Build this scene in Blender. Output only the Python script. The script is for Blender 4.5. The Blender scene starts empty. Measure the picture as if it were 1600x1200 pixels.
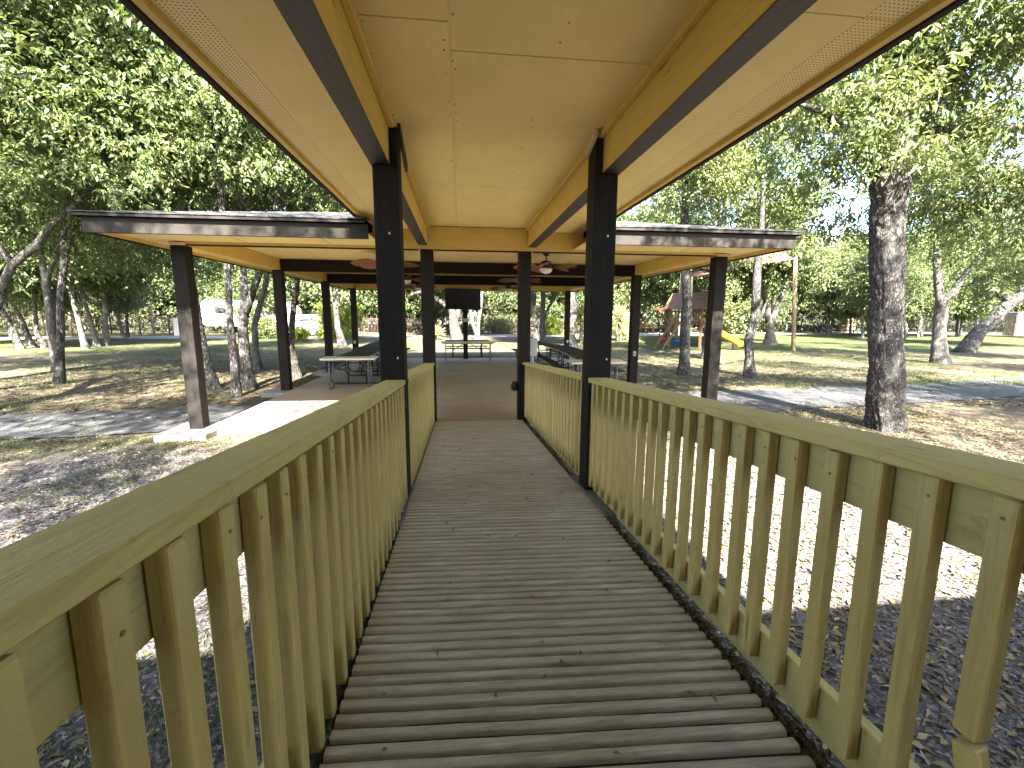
import bpy, bmesh, math, random
import numpy as np
from mathutils import Vector, Matrix, noise as mnoise

scene = bpy.context.scene
COL = scene.collection
R_ = math.radians

# ------------------------------------------------------------------ camera, sky, sun, exposure
EYE = np.array([-0.297, 0.0, 1.747])
FOC, PIT, YAW, ROLL = 700.0, 0.153, 0.115, 0.005
_F = np.array([math.sin(YAW)*math.cos(PIT), math.cos(YAW)*math.cos(PIT), -math.sin(PIT)])
_R0 = np.array([math.cos(YAW), -math.sin(YAW), 0.0]); _U0 = np.cross(_R0, _F)
_R = math.cos(ROLL)*_R0 + math.sin(ROLL)*_U0
_U = -math.sin(ROLL)*_R0 + math.cos(ROLL)*_U0
cam_d = bpy.data.cameras.new('camera'); cam = bpy.data.objects.new('camera', cam_d); COL.objects.link(cam)
cam_d.sensor_width = 36.0; cam_d.lens = FOC/1600*36.0; cam_d.clip_start = 0.05; cam_d.clip_end = 2000
cam.matrix_world = Matrix(((_R[0], _U[0], -_F[0], EYE[0]), (_R[1], _U[1], -_F[1], EYE[1]), (_R[2], _U[2], -_F[2], EYE[2]), (0, 0, 0, 1)))
scene.camera = cam
SUN_EL = 41.0
world = bpy.data.worlds.new('World'); scene.world = world; world.use_nodes = True
wn = world.node_tree; bg = wn.nodes['Background']
sky = wn.nodes.new('ShaderNodeTexSky'); sky.sky_type = 'NISHITA'; sky.sun_disc = False
sky.sun_elevation = R_(SUN_EL); sky.sun_rotation = R_(180); sky.air_density = 1.0; sky.dust_density = 1.5
wn.links.new(sky.outputs[0], bg.inputs[0]); bg.inputs[1].default_value = 0.07
sun_d = bpy.data.lights.new('sun', 'SUN'); sun_d.energy = 4.8; sun_d.angle = R_(0.6); sun_d.color = (1.0, 0.95, 0.87)
sun = bpy.data.objects.new('sun', sun_d); COL.objects.link(sun); sun.rotation_euler = (R_(90-SUN_EL), 0, R_(0.5))
scene.view_settings.view_transform = 'Standard'; scene.view_settings.look = 'None'
scene.view_settings.gamma = 1.0; scene.view_settings.use_curve_mapping = False
scene.view_settings.exposure = 4.1
scene.render.engine = 'CYCLES'
scene.cycles.max_bounces = 10; scene.cycles.diffuse_bounces = 7; scene.cycles.transparent_max_bounces = 8
scene.cycles.use_denoising = True

def wpt(x, y, Y):
    """a point of the place seen in direction (x, y) of the photograph at distance Y along the walkway"""
    d = _F + _R*(x-800)/FOC - _U*(y-600)/FOC
    t = (Y-EYE[1])/d[1]
    return EYE + t*d
def gpt(x, y, z=-0.12):
    d = _F + _R*(x-800)/FOC - _U*(y-600)/FOC
    t = (z-EYE[2])/d[2]
    return EYE + t*d

# ------------------------------------------------------------------ materials
def new_mat(name):
    m = bpy.data.materials.new(name); m.use_nodes = True
    nt = m.node_tree; b = nt.nodes['Principled BSDF']
    return m, nt, b
def N(nt, t, **kw):
    n = nt.nodes.new(t)
    for k, v in kw.items(): setattr(n, k, v)
    return n
def ramp(nt, fac, stops):
    r = N(nt, 'ShaderNodeValToRGB'); e = r.color_ramp.elements
    while len(e) < len(stops): e.new(0.5)
    for i, (p, c) in enumerate(stops):
        e[i].position = p; e[i].color = (*c, 1) if len(c) == 3 else c
    nt.links.new(fac, r.inputs[0]); return r.outputs[0]
def coords(nt, scale=(1, 1, 1), kind='Object', rnd=True):
    tc = N(nt, 'ShaderNodeTexCoord'); mp = N(nt, 'ShaderNodeMapping'); mp.inputs['Scale'].default_value = scale
    nt.links.new(tc.outputs[kind], mp.inputs[0])
    if rnd:
        oi = N(nt, 'ShaderNodeObjectInfo'); mm = N(nt, 'ShaderNodeMath', operation='MULTIPLY'); mm.inputs[1].default_value = 37.0
        nt.links.new(oi.outputs['Random'], mm.inputs[0]); cx = N(nt, 'ShaderNodeCombineXYZ')
        for i in range(3): nt.links.new(mm.outputs[0], cx.inputs[i])
        nt.links.new(cx.outputs[0], mp.inputs['Location'])
    return mp.outputs[0]
def noise(nt, vec, scale, detail=4, rough=0.6, dist=0.0):
    n = N(nt, 'ShaderNodeTexNoise'); n.inputs['Scale'].default_value = scale; n.inputs['Detail'].default_value = detail
    n.inputs['Roughness'].default_value = rough; n.inputs['Distortion'].default_value = dist
    nt.links.new(vec, n.inputs['Vector']); return n.outputs['Fac']
def mixc(nt, fac, a, b, mode='MIX'):
    m = N(nt, 'ShaderNodeMix', data_type='RGBA', blend_type=mode)
    if isinstance(fac, (int, float)): m.inputs[0].default_value = fac
    else: nt.links.new(fac, m.inputs[0])
    for i, v in ((6, a), (7, b)):
        if isinstance(v, tuple): m.inputs[i].default_value = (*v, 1)
        else: nt.links.new(v, m.inputs[i])
    return m.outputs[2]
def bump(nt, b, h, strength=0.3, dist=0.01):
    bp = N(nt, 'ShaderNodeBump'); bp.inputs['Strength'].default_value = strength; bp.inputs['Distance'].default_value = dist
    nt.links.new(h, bp.inputs['Height']); nt.links.new(bp.outputs[0], b.inputs['Normal'])
def mul3(c, k): return tuple(min(1, v*k) for v in c)

def wood_paint(name, col, axis='z', rough=0.55, grain=0.35, dirt=0.35, knots=True, spec=0.35, gd=0.80):
    m, nt, b = new_mat(name)
    s = {'x': (1.2, 16, 16), 'y': (16, 1.2, 16), 'z': (16, 16, 1.2)}[axis]
    v = coords(nt, s); v1 = coords(nt)
    g = noise(nt, v, 2.6, 5, 0.65, 0.6); g2 = noise(nt, v, 9.0, 3, 0.6)
    w = noise(nt, v1, 3.2, 5, 0.6); fine = noise(nt, v1, 42, 3, 0.6)
    c = mixc(nt, w, mul3(col, 0.84), mul3(col, 1.12))
    c = mixc(nt, ramp(nt, g, [(0.36, (1, 1, 1)), (0.47, (0, 0, 0))]), c, mul3(col, gd))
    oi = N(nt, 'ShaderNodeObjectInfo')
    c = mixc(nt, ramp(nt, oi.outputs['Random'], [(0, (0, 0, 0)), (1, (0.22,)*3)]), c, mul3(col, 0.70))
    d = noise(nt, v1, 6.5, 6, 0.7)
    c = mixc(nt, ramp(nt, d, [(0.60, (0, 0, 0)), (0.78, (dirt,)*3)]), c, mul3(col, 0.42))
    if knots:
        vo = N(nt, 'ShaderNodeTexVoronoi'); vo.inputs['Scale'].default_value = 1.0
        vs = {'x': (1.1, 7, 7), 'y': (7, 1.1, 7), 'z': (7, 7, 1.1)}[axis]
        nt.links.new(coords(nt, vs), vo.inputs['Vector'])
        c = mixc(nt, ramp(nt, vo.outputs['Distance'], [(0.05, (0.75,)*3), (0.09, (0, 0, 0))]), c, mul3(col, 0.35))
    nt.links.new(c, b.inputs['Base Color']); b.inputs['Roughness'].default_value = rough
    b.inputs['Specular IOR Level'].default_value = spec
    h = N(nt, 'ShaderNodeMath', operation='ADD'); nt.links.new(g, h.inputs[0])
    h2 = N(nt, 'ShaderNodeMath', operation='MULTIPLY_ADD'); h2.inputs[1].default_value = 0.5
    nt.links.new(g2, h2.inputs[0]); nt.links.new(fine, h2.inputs[2]); nt.links.new(h2.outputs[0], h.inputs[1])
    bump(nt, b, h.outputs[0], grain, 0.006)
    return m

def rough_mat(name, stops, scale=8, detail=6, rough=0.9, bstr=0.4, bdist=0.01, scale2=None, metal=0.0, rnd=True, spec=0.3):
    m, nt, b = new_mat(name); v = coords(nt, rnd=rnd)
    n = noise(nt, v, scale, detail, 0.65)
    c = ramp(nt, n, stops)
    nt.links.new(c, b.inputs['Base Color']); b.inputs['Roughness'].default_value = rough; b.inputs['Metallic'].default_value = metal
    b.inputs['Specular IOR Level'].default_value = spec
    bump(nt, b, noise(nt, v, scale2 or scale*6, 5, 0.7), bstr, bdist)
    return m

YEL_RAIL = (0.52, 0.405, 0.155); YEL_BEAM = (0.66, 0.47, 0.125); YEL_CEIL = (0.78, 0.63, 0.275)
BROWN = (0.019, 0.016, 0.0138)
M = {}
M['rail_z'] = wood_paint('mustard paint on balusters', YEL_RAIL, 'z', 0.62, 0.5, 0.6)
M['rail_y'] = wood_paint('mustard paint on rails', YEL_RAIL, 'y', 0.66, 0.6, 0.85)
M['beam_y'] = wood_paint('golden paint along beams', YEL_BEAM, 'y', 0.5, 0.3, 0.25)
M['beam_x'] = wood_paint('golden paint across beams', YEL_BEAM, 'x', 0.5, 0.3, 0.2)
M['ceil'] = wood_paint('tan paint on ceiling sheets', YEL_CEIL, 'y', 0.62, 0.18, 0.22, knots=False, gd=0.95)
M['ceil_x'] = wood_paint('tan paint on pavilion ceiling', YEL_CEIL, 'x', 0.62, 0.15, 0.10, knots=False, gd=0.95)
M['brown_z'] = wood_paint('dark brown paint on posts', BROWN, 'z', 0.75, 0.9, 0.4, spec=0.14, gd=0.55)
M['brown_y'] = wood_paint('dark brown paint along beams', (0.030, 0.024, 0.019), 'y', 0.55, 0.45, 0.4)
M['brown_x'] = wood_paint('dark brown paint across beams', (0.016, 0.010, 0.007), 'x', 0.75, 0.4, 0.3, spec=0.1)
M['fascia_x'] = wood_paint('brown fascia paint', (0.030, 0.0258, 0.0225), 'x', 0.8, 0.3, 0.3, spec=0.12)
M['fascia_y'] = wood_paint('brown fascia paint along', (0.030, 0.0258, 0.0225), 'y', 0.8, 0.3, 0.3, spec=0.12)
M['cream'] = wood_paint('cream paint', (0.62, 0.50, 0.30), 'z', 0.6, 0.3, 0.2, knots=False)
M['play_wood'] = wood_paint('redwood stain', (0.135, 0.068, 0.035), 'z', 0.6, 0.4, 0.3)
M['plain_wood'] = wood_paint('weathered pole wood', (0.22, 0.175, 0.11), 'z', 0.8, 0.5, 0.3)

# perforated soffit: rows of vent holes drilled into the sheet
def soffit_mat():
    m, nt, b = new_mat('perforated soffit sheet')
    v1 = coords(nt, rnd=False)
    g = noise(nt, coords(nt, (22, 1.0, 22), rnd=False), 2.6, 5, 0.65, 0.5); w = noise(nt, v1, 1.3, 4)
    c = mixc(nt, w, mul3(YEL_CEIL, 0.92), mul3(YEL_CEIL, 1.08)); c = mixc(nt, ramp(nt, g, [(0.36, (0.6,)*3), (0.5, (0, 0, 0))]), c, mul3(YEL_CEIL, 0.93))
    tc = N(nt, 'ShaderNodeTexCoord'); sp = N(nt, 'ShaderNodeSeparateXYZ'); nt.links.new(tc.outputs['Object'], sp.inputs[0])
    def cell(o, per):
        a = N(nt, 'ShaderNodeMath', operation='DIVIDE'); a.inputs[1].default_value = per; nt.links.new(o, a.inputs[0])
        f = N(nt, 'ShaderNodeMath', operation='FRACT'); nt.links.new(a.outputs[0], f.inputs[0])
        s = N(nt, 'ShaderNodeMath', operation='SUBTRACT'); s.inputs[1].default_value = 0.5; nt.links.new(f.outputs[0], s.inputs[0])
        q = N(nt, 'ShaderNodeMath', operation='POWER'); q.inputs[1].default_value = 2; nt.links.new(s.outputs[0], q.inputs[0]); return q.outputs[0]
    s = N(nt, 'ShaderNodeMath', operation='ADD'); nt.links.new(cell(sp.outputs[0], 0.021), s.inputs[0]); nt.links.new(cell(sp.outputs[1], 0.021), s.inputs[1])
    hole = N(nt, 'ShaderNodeMath', operation='LESS_THAN'); hole.inputs[1].default_value = 0.045; nt.links.new(s.outputs[0], hole.inputs[0])
    c = mixc(nt, hole.outputs[0], c, (0.03, 0.02, 0.008))
    nt.links.new(c, b.inputs['Base Color']); b.inputs['Roughness'].default_value = 0.6
    bump(nt, b, g, 0.25, 0.005); return m
M['vent'] = soffit_mat()

M['ramp'] = None
def ramp_mat():
    m, nt, b = new_mat('worn stamped concrete'); v = coords(nt, rnd=True); tc = coords(nt, (1.0, 1.0, 1.0), 'Object', False)
    streak = noise(nt, coords(nt, (1.5, 26, 26)), 3, 6, 0.7, 0.4)
    blot = noise(nt, v, 2.6, 6, 0.65); grit = noise(nt, v, 150, 3, 0.7)
    c = ramp(nt, streak, [(0.30, (0.27, 0.23, 0.17)), (0.5, (0.50, 0.44, 0.335)), (0.72, (0.66, 0.60, 0.48))])
    c = mixc(nt, ramp(nt, blot, [(0.40, (0.65,)*3), (0.62, (0, 0, 0))]), c, (0.34, 0.285, 0.21))
    c = mixc(nt, ramp(nt, grit, [(0.55, (0, 0, 0)), (0.75, (0.35,)*3)]), c, (0.40, 0.34, 0.25))
    nt.links.new(c, b.inputs['Base Color']); b.inputs['Roughness'].default_value = 0.75; b.inputs['Specular IOR Level'].default_value = 0.35
    a = N(nt, 'ShaderNodeMath', operation='ADD'); nt.links.new(streak, a.inputs[0]); nt.links.new(grit, a.inputs[1])
    bump(nt, b, a.outputs[0], 0.45, 0.006); return m
M['ramp'] = ramp_mat()
M['groove'] = rough_mat('dirt in the grooves', [(0.3, (0.012, 0.010, 0.008)), (0.7, (0.045, 0.038, 0.030))], 30)
M['slab'] = None
def slab_mat():
    m, nt, b = new_mat('tan patio concrete'); v = coords(nt, rnd=False)
    n1 = noise(nt, v, 0.7, 6, 0.65, 0.4); n2 = noise(nt, v, 7, 6, 0.7); n3 = noise(nt, v, 90, 3, 0.7)
    c = ramp(nt, n1, [(0.3, (0.25, 0.185, 0.13)), (0.5, (0.34, 0.27, 0.20)), (0.68, (0.40, 0.335, 0.26))])
    c = mixc(nt, ramp(nt, n2, [(0.45, (0.5,)*3), (0.65, (0, 0, 0))]), c, (0.30, 0.215, 0.145))
    c = mixc(nt, ramp(nt, n3, [(0.60, (0, 0, 0)), (0.7, (0.5,)*3)]), c, (0.17, 0.13, 0.10))
    nt.links.new(c, b.inputs['Base Color']); b.inputs['Roughness'].default_value = 0.7
    bump(nt, b, n3, 0.2, 0.004); return m
M['slab'] = slab_mat()
M['conc'] = rough_mat('grey concrete', [(0.3, (0.18, 0.17, 0.155)), (0.7, (0.30, 0.285, 0.26))], 5, bstr=0.4)
M['kerb'] = rough_mat('dark concrete kerb', [(0.3, (0.10, 0.10, 0.105)), (0.7, (0.19, 0.19, 0.195))], 9, bstr=0.5)
M['path'] = rough_mat('grey gravelly asphalt', [(0.3, (0.026, 0.026, 0.027)), (0.5, (0.050, 0.050, 0.052)), (0.7, (0.095, 0.094, 0.092))], 40, bstr=0.7, bdist=0.01, scale2=120)
M['drive'] = rough_mat('pale caliche drive', [(0.3, (0.17, 0.158, 0.14)), (0.7, (0.25, 0.232, 0.205))], 2, bstr=0.3)
M['black_metal'] = rough_mat('black coated steel', [(0.3, (0.012, 0.012, 0.013)), (0.7, (0.03, 0.03, 0.032))], 20, rough=0.45, bstr=0.1, spec=0.5)
M['dark_top'] = rough_mat('dark coated table mesh', [(0.35, (0.018, 0.020, 0.024)), (0.65, (0.045, 0.048, 0.055))], 120, rough=0.7, bstr=0.6, bdist=0.004, spec=0.12)
M['grey_metal'] = rough_mat('grey painted steel', [(0.3, (0.09, 0.095, 0.105)), (0.7, (0.15, 0.155, 0.165))], 12, rough=0.4, bstr=0.05)
M['fence_brown'] = rough_mat('rust brown painted iron', [(0.3, (0.055, 0.031, 0.024)), (0.7, (0.095, 0.058, 0.046))], 12, rough=0.6, bstr=0.1)
M['fence_black'] = rough_mat('black painted iron', [(0.3, (0.02, 0.019, 0.018)), (0.7, (0.05, 0.048, 0.045))], 12, rough=0.6, bstr=0.1)
M['white_plastic'] = rough_mat('off white moulded plastic', [(0.3, (0.58, 0.55, 0.47)), (0.7, (0.72, 0.69, 0.62))], 5, rough=0.45, bstr=0.1)
M['tan_plastic'] = rough_mat('tan moulded plastic', [(0.3, (0.50, 0.42, 0.31)), (0.7, (0.60, 0.52, 0.40))], 5, rough=0.45, bstr=0.1)
M['white_paint'] = rough_mat('white vehicle paint', [(0.3, (0.70, 0.70, 0.69)), (0.7, (0.82, 0.82, 0.81))], 2, rough=0.3, bstr=0.02)
M['silver'] = rough_mat('silver car paint', [(0.3, (0.48, 0.51, 0.55)), (0.7, (0.58, 0.61, 0.65))], 2, rough=0.3, bstr=0.02, metal=0.3)
M['glass_dark'] = rough_mat('dark tinted glass', [(0.3, (0.012, 0.014, 0.017)), (0.7, (0.025, 0.028, 0.032))], 3, rough=0.08, bstr=0.01, spec=0.6)
M['screen'] = rough_mat('black television screen', [(0.3, (0.004, 0.004, 0.005)), (0.7, (0.009, 0.009, 0.010))], 3, rough=0.25, bstr=0.01, spec=0.3)
M['rubber'] = rough_mat('black rubber', [(0.3, (0.012, 0.012, 0.012)), (0.7, (0.03, 0.03, 0.03))], 20, rough=0.8)
M['fan_metal'] = rough_mat('bronze fan metal', [(0.3, (0.012, 0.010, 0.009)), (0.7, (0.03, 0.024, 0.02))], 10, rough=0.4, bstr=0.05)
M['fan_blade'] = wood_paint('carved palm blade wood', (0.23, 0.105, 0.055), 'x', 0.5, 0.4, 0.3, knots=False)
M['lamp_glass'] = rough_mat('frosted lamp glass', [(0.3, (0.70, 0.68, 0.62)), (0.7, (0.80, 0.78, 0.73))], 3, rough=0.35, bstr=0.02)
M['yellow_plastic'] = rough_mat('yellow slide plastic', [(0.3, (0.36, 0.20, 0.012)), (0.7, (0.42, 0.245, 0.018))], 3, rough=0.35, bstr=0.05)
M['blue_plastic'] = rough_mat('blue plastic', [(0.3, (0.02, 0.07, 0.22)), (0.7, (0.03, 0.10, 0.30))], 3, rough=0.4)
M['red_plastic'] = rough_mat('dark red plastic', [(0.3, (0.20, 0.03, 0.025)), (0.7, (0.28, 0.05, 0.04))], 3, rough=0.4)
M['sail'] = rough_mat('dusty mauve shade cloth', [(0.3, (0.105, 0.056, 0.047)), (0.7, (0.14, 0.078, 0.067))], 2, rough=0.9, bstr=0.2)
M['shingle'] = rough_mat('weathered grey shingle', [(0.3, (0.028, 0.028, 0.031)), (0.5, (0.055, 0.055, 0.057)), (0.7, (0.11, 0.11, 0.108))], 9, rough=0.95, bstr=0.7, bdist=0.006, scale2=160)
M['box_grey'] = rough_mat('grey enclosure paint', [(0.3, (0.34, 0.36, 0.37)), (0.7, (0.43, 0.45, 0.46))], 4, rough=0.45, bstr=0.05)
M['stone'] = rough_mat('rough limestone', [(0.3, (0.10, 0.07, 0.048)), (0.5, (0.16, 0.125, 0.088)), (0.7, (0.24, 0.20, 0.15))], 3.5, bstr=0.7, bdist=0.03, scale2=14)
M['mortar'] = rough_mat('stone mortar', [(0.3, (0.34, 0.31, 0.26)), (0.7, (0.42, 0.39, 0.33))], 10)
M['nail'] = rough_mat('painted over nail head', [(0.3, (0.16, 0.12, 0.05)), (0.7, (0.30, 0.23, 0.09))], 60)
M['stucco'] = rough_mat('tan stucco wall', [(0.3, (0.44, 0.34, 0.20)), (0.7, (0.52, 0.42, 0.26))], 3)

def bark_mat(name, dark, light, scale=1.0, bs=0.9):
    m, nt, b = new_mat(name)
    v = coords(nt, (9*scale, 9*scale, 2.6*scale)); v1 = coords(nt)
    vo = N(nt, 'ShaderNodeTexVoronoi', feature='DISTANCE_TO_EDGE'); vo.inputs['Scale'].default_value = 2.4
    nd = N(nt, 'ShaderNodeTexNoise'); nd.inputs['Scale'].default_value = 3; nd.inputs['Detail'].default_value = 5; nt.links.new(v, nd.inputs['Vector'])
    ad = N(nt, 'ShaderNodeVectorMath', operation='MULTIPLY_ADD'); ad.inputs[1].default_value = (0.7,)*3
    nt.links.new(nd.outputs['Color'], ad.inputs[0]); nt.links.new(v, ad.inputs[2]); nt.links.new(ad.outputs[0], vo.inputs['Vector'])
    pl = noise(nt, v, 6, 6, 0.7); lic = noise(nt, v1, 2.3, 5, 0.65)
    c = ramp(nt, vo.outputs['Distance'], [(0.0, mul3(dark, 0.5)), (0.10, dark), (0.35, light)])
    c = mixc(nt, ramp(nt, pl, [(0.35, (0.7,)*3), (0.6, (0, 0, 0))]), c, dark)
    c = mixc(nt, ramp(nt, lic, [(0.54, (0, 0, 0)), (0.68, (0.55,)*3)]), c, (0.36, 0.35, 0.30))
    nt.links.new(c, b.inputs['Base Color']); b.inputs['Roughness'].default_value = 0.95; b.inputs['Specular IOR Level'].default_value = 0.1
    a = N(nt, 'ShaderNodeMath', operation='ADD'); rp = ramp(nt, vo.outputs['Distance'], [(0, (0, 0, 0)), (0.25, (1, 1, 1))])
    nt.links.new(rp, a.inputs[0]); nt.links.new(pl, a.inputs[1]); bump(nt, b, a.outputs[0], bs, 0.03)
    return m
M['bark'] = bark_mat('grey furrowed bark', (0.058, 0.054, 0.050), (0.185, 0.174, 0.16))
M['bark_big'] = bark_mat('coarse grey bark', (0.070, 0.064, 0.060), (0.205, 0.19, 0.175), 1.9, 0.8)
M['bark_pale'] = bark_mat('pale smooth bark', (0.085, 0.079, 0.072), (0.185, 0.172, 0.155), 0.7, 0.5)
M['bark_dark'] = bark_mat('dark rough bark', (0.06, 0.052, 0.046), (0.19, 0.17, 0.15))

def leaf_mat(name, c0, c1, c2, trans=0.30):
    m, nt, b = new_mat(name); nt.nodes.remove(b)
    out = nt.nodes['Material Output']
    at = N(nt, 'ShaderNodeAttribute'); at.attribute_name = 'tint'
    oi = N(nt, 'ShaderNodeObjectInfo')
    ad = N(nt, 'ShaderNodeMath', operation='MULTIPLY_ADD'); ad.inputs[1].default_value = 0.3; nt.links.new(oi.outputs['Random'], ad.inputs[0])
    ml = N(nt, 'ShaderNodeMath', operation='MULTIPLY'); ml.inputs[1].default_value = 0.8; nt.links.new(at.outputs['Fac'], ml.inputs[0]); nt.links.new(ml.outputs[0], ad.inputs[2])
    c = ramp(nt, ad.outputs[0], [(0.05, c0), (0.5, c1), (0.97, c2)])
    d = N(nt, 'ShaderNodeBsdfDiffuse'); t = N(nt, 'ShaderNodeBsdfTranslucent'); g = N(nt, 'ShaderNodeBsdfGlossy'); g.inputs['Roughness'].default_value = 0.5
    tcol = mixc(nt, 0.4, c, (0.26, 0.30, 0.05), 'MIX')
    nt.links.new(c, d.inputs[0]); nt.links.new(tcol, t.inputs[0]); g.inputs[0].default_value = (0.9, 0.95, 1.0, 1)
    m1 = N(nt, 'ShaderNodeMixShader'); m1.inputs[0].default_value = trans; nt.links.new(d.outputs[0], m1.inputs[1]); nt.links.new(t.outputs[0], m1.inputs[2])
    m2 = N(nt, 'ShaderNodeMixShader'); m2.inputs[0].default_value = 0.022; nt.links.new(m1.outputs[0], m2.inputs[1]); nt.links.new(g.outputs[0], m2.inputs[2])
    nt.links.new(m2.outputs[0], out.inputs[0]); return m
M['leaf'] = leaf_mat('green tree leaf', (0.038, 0.062, 0.022), (0.100, 0.138, 0.046), (0.23, 0.24, 0.09))
M['leaf_far'] = leaf_mat('woodland leaf', (0.034, 0.052, 0.020), (0.080, 0.105, 0.038), (0.17, 0.178, 0.072))
M['leaf_yellow'] = leaf_mat('yellow green leaf', (0.12, 0.18, 0.025), (0.21, 0.26, 0.035), (0.34, 0.34, 0.06))
M['leaf_under'] = leaf_mat('shaded brush leaf', (0.018, 0.020, 0.010), (0.050, 0.052, 0.024), (0.11, 0.10, 0.05), 0.2)  # shade beneath the wood is put into this darker leaf colour
M['leaf_grey'] = leaf_mat('dry brush leaf', (0.10, 0.105, 0.055), (0.17, 0.17, 0.095), (0.27, 0.25, 0.15), 0.25)
M['yucca'] = leaf_mat('spiky yucca blade', (0.14, 0.17, 0.07), (0.27, 0.28, 0.12), (0.50, 0.40, 0.18), 0.2)
M['litter'] = leaf_mat('dry fallen leaf', (0.070, 0.050, 0.028), (0.175, 0.130, 0.068), (0.38, 0.32, 0.16), 0.12)
M['chip'] = leaf_mat('mulch chip', (0.022, 0.019, 0.018), (0.09, 0.08, 0.075), (0.34, 0.315, 0.29), 0.0)
M['blade'] = leaf_mat('grass blade', (0.030, 0.050, 0.012), (0.075, 0.10, 0.028), (0.19, 0.175, 0.07), 0.3)

def ground_mat():
    m, nt, b = new_mat('leaf strewn park ground'); v = coords(nt, rnd=False)
    at = N(nt, 'ShaderNodeAttribute'); at.attribute_name = 'zone'      # r mulch, g grass
    sp = N(nt, 'ShaderNodeSeparateColor'); nt.links.new(at.outputs['Color'], sp.inputs[0])
    n_fine = noise(nt, v, 30, 6, 0.75); n_mid = noise(nt, v, 3.2, 6, 0.7, 0.3); n_big = noise(nt, v, 0.42, 5, 0.6, 0.5)
    vo = N(nt, 'ShaderNodeTexVoronoi'); vo.inputs['Scale'].default_value = 17; vo.inputs['Randomness'].default_value = 1.0; nt.links.new(v, vo.inputs['Vector'])
    straw = ramp(nt, n_fine, [(0.30, (0.028, 0.022, 0.016)), (0.48, (0.085, 0.070, 0.049)), (0.66, (0.19, 0.163, 0.115))])
    lf = ramp(nt, vo.outputs['Color'], [(0.0, (0.03, 0.023, 0.015)), (0.5, (0.085, 0.069, 0.045)), (1.0, (0.20, 0.165, 0.105))])
    straw = mixc(nt, 0.5, straw, lf)
    grass = ramp(nt, n_fine, [(0.30, (0.014, 0.022, 0.006)), (0.5, (0.040, 0.056, 0.016)), (0.70, (0.095, 0.102, 0.038))])
    mulch = ramp(nt, n_fine, [(0.32, (0.022, 0.020, 0.019)), (0.5, (0.095, 0.085, 0.08)), (0.68, (0.31, 0.285, 0.265))])
    gm = N(nt, 'ShaderNodeMath', operation='MULTIPLY_ADD'); gm.inputs[1].default_value = 1.1; nt.links.new(n_mid, gm.inputs[0])
    a2 = N(nt, 'ShaderNodeMath', operation='ADD'); nt.links.new(n_big, a2.inputs[0]); nt.links.new(sp.outputs[1], a2.inputs[1]); nt.links.new(a2.outputs[0], gm.inputs[2])
    gf = N(nt, 'ShaderNodeMapRange'); gf.inputs[1].default_value = 1.20; gf.inputs[2].default_value = 1.55; nt.links.new(gm.outputs[0], gf.inputs[0])
    c = mixc(nt, gf.outputs[0], straw, grass)
    mf = N(nt, 'ShaderNodeMath', operation='MULTIPLY_ADD'); mf.inputs[1].default_value = 0.8; nt.links.new(n_mid, mf.inputs[0]); nt.links.new(sp.outputs[0], mf.inputs[2])
    mr = N(nt, 'ShaderNodeMapRange'); mr.inputs[1].default_value = 0.55; mr.inputs[2].default_value = 1.0; nt.links.new(mf.outputs[0], mr.inputs[0])
    c = mixc(nt, mr.outputs[0], c, mulch)
    nt.links.new(c, b.inputs['Base Color']); b.inputs['Roughness'].default_value = 0.95; b.inputs['Specular IOR Level'].default_value = 0.1
    a = N(nt, 'ShaderNodeMath', operation='ADD'); nt.links.new(n_fine, a.inputs[0]); nt.links.new(vo.outputs['Distance'], a.inputs[1])
    bump(nt, b, a.outputs[0], 0.8, 0.03); return m
M['ground'] = ground_mat()

# ------------------------------------------------------------------ object helpers
def wloc(o):
    v = Vector((0, 0, 0))
    while o is not None: v += o.location; o = o.parent
    return v
def thing(name, label, cat, loc=(0, 0, 0), group=None):
    o = bpy.data.objects.new(name, None); COL.objects.link(o); o.location = loc; o.empty_display_size = 0.2
    o['label'] = label; o['category'] = cat
    if group: o['group'] = group
    return o
def tag(o, label=None, cat=None, group=None, kind=None):
    if label: o['label'] = label
    if cat: o['category'] = cat
    if group: o['group'] = group
    if kind: o['kind'] = kind
    return o
def obj(name, bm, mat, parent=None, smooth=False, origin=None, bevel=0.0):
    """one mesh object from a bmesh whose vertices are in world coordinates"""
    if bevel: bmesh.ops.bevel(bm, geom=list(bm.edges), offset=bevel, segments=1, affect='EDGES', clamp_overlap=True)
    pw = wloc(parent) if parent else Vector((0, 0, 0))
    og = Vector(origin) if origin is not None else pw
    bmesh.ops.translate(bm, verts=bm.verts, vec=-og)
    bmesh.ops.recalc_face_normals(bm, faces=bm.faces)
    me = bpy.data.meshes.new(name); bm.to_mesh(me); bm.free()
    if smooth: me.polygons.foreach_set('use_smooth', [True]*len(me.polygons))
    me.materials.append(mat)
    o = bpy.data.objects.new(name, me); COL.objects.link(o); o.parent = parent; o.location = og-pw
    return o
def inst(src, name, loc_world, parent, rot=None):
    o = bpy.data.objects.new(name, src.data); COL.objects.link(o); o.parent = parent
    o.location = Vector(loc_world)-(wloc(parent) if parent else Vector((0, 0, 0)))
    if rot: o.rotation_euler = rot
    return o
def B(): return bmesh.new()
def hexa(bm, p):
    v = [bm.verts.new(q) for q in p]
    for f in ((0, 3, 2, 1), (4, 5, 6, 7), (0, 1, 5, 4), (1, 2, 6, 5), (2, 3, 7, 6), (3, 0, 4, 7)): bm.faces.new([v[i] for i in f])
    return bm
def box(bm, x0, x1, y0, y1, z0, z1):
    return hexa(bm, [(x0, y0, z0), (x1, y0, z0), (x1, y1, z0), (x0, y1, z0), (x0, y0, z1), (x1, y0, z1), (x1, y1, z1), (x0, y1, z1)])
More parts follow.
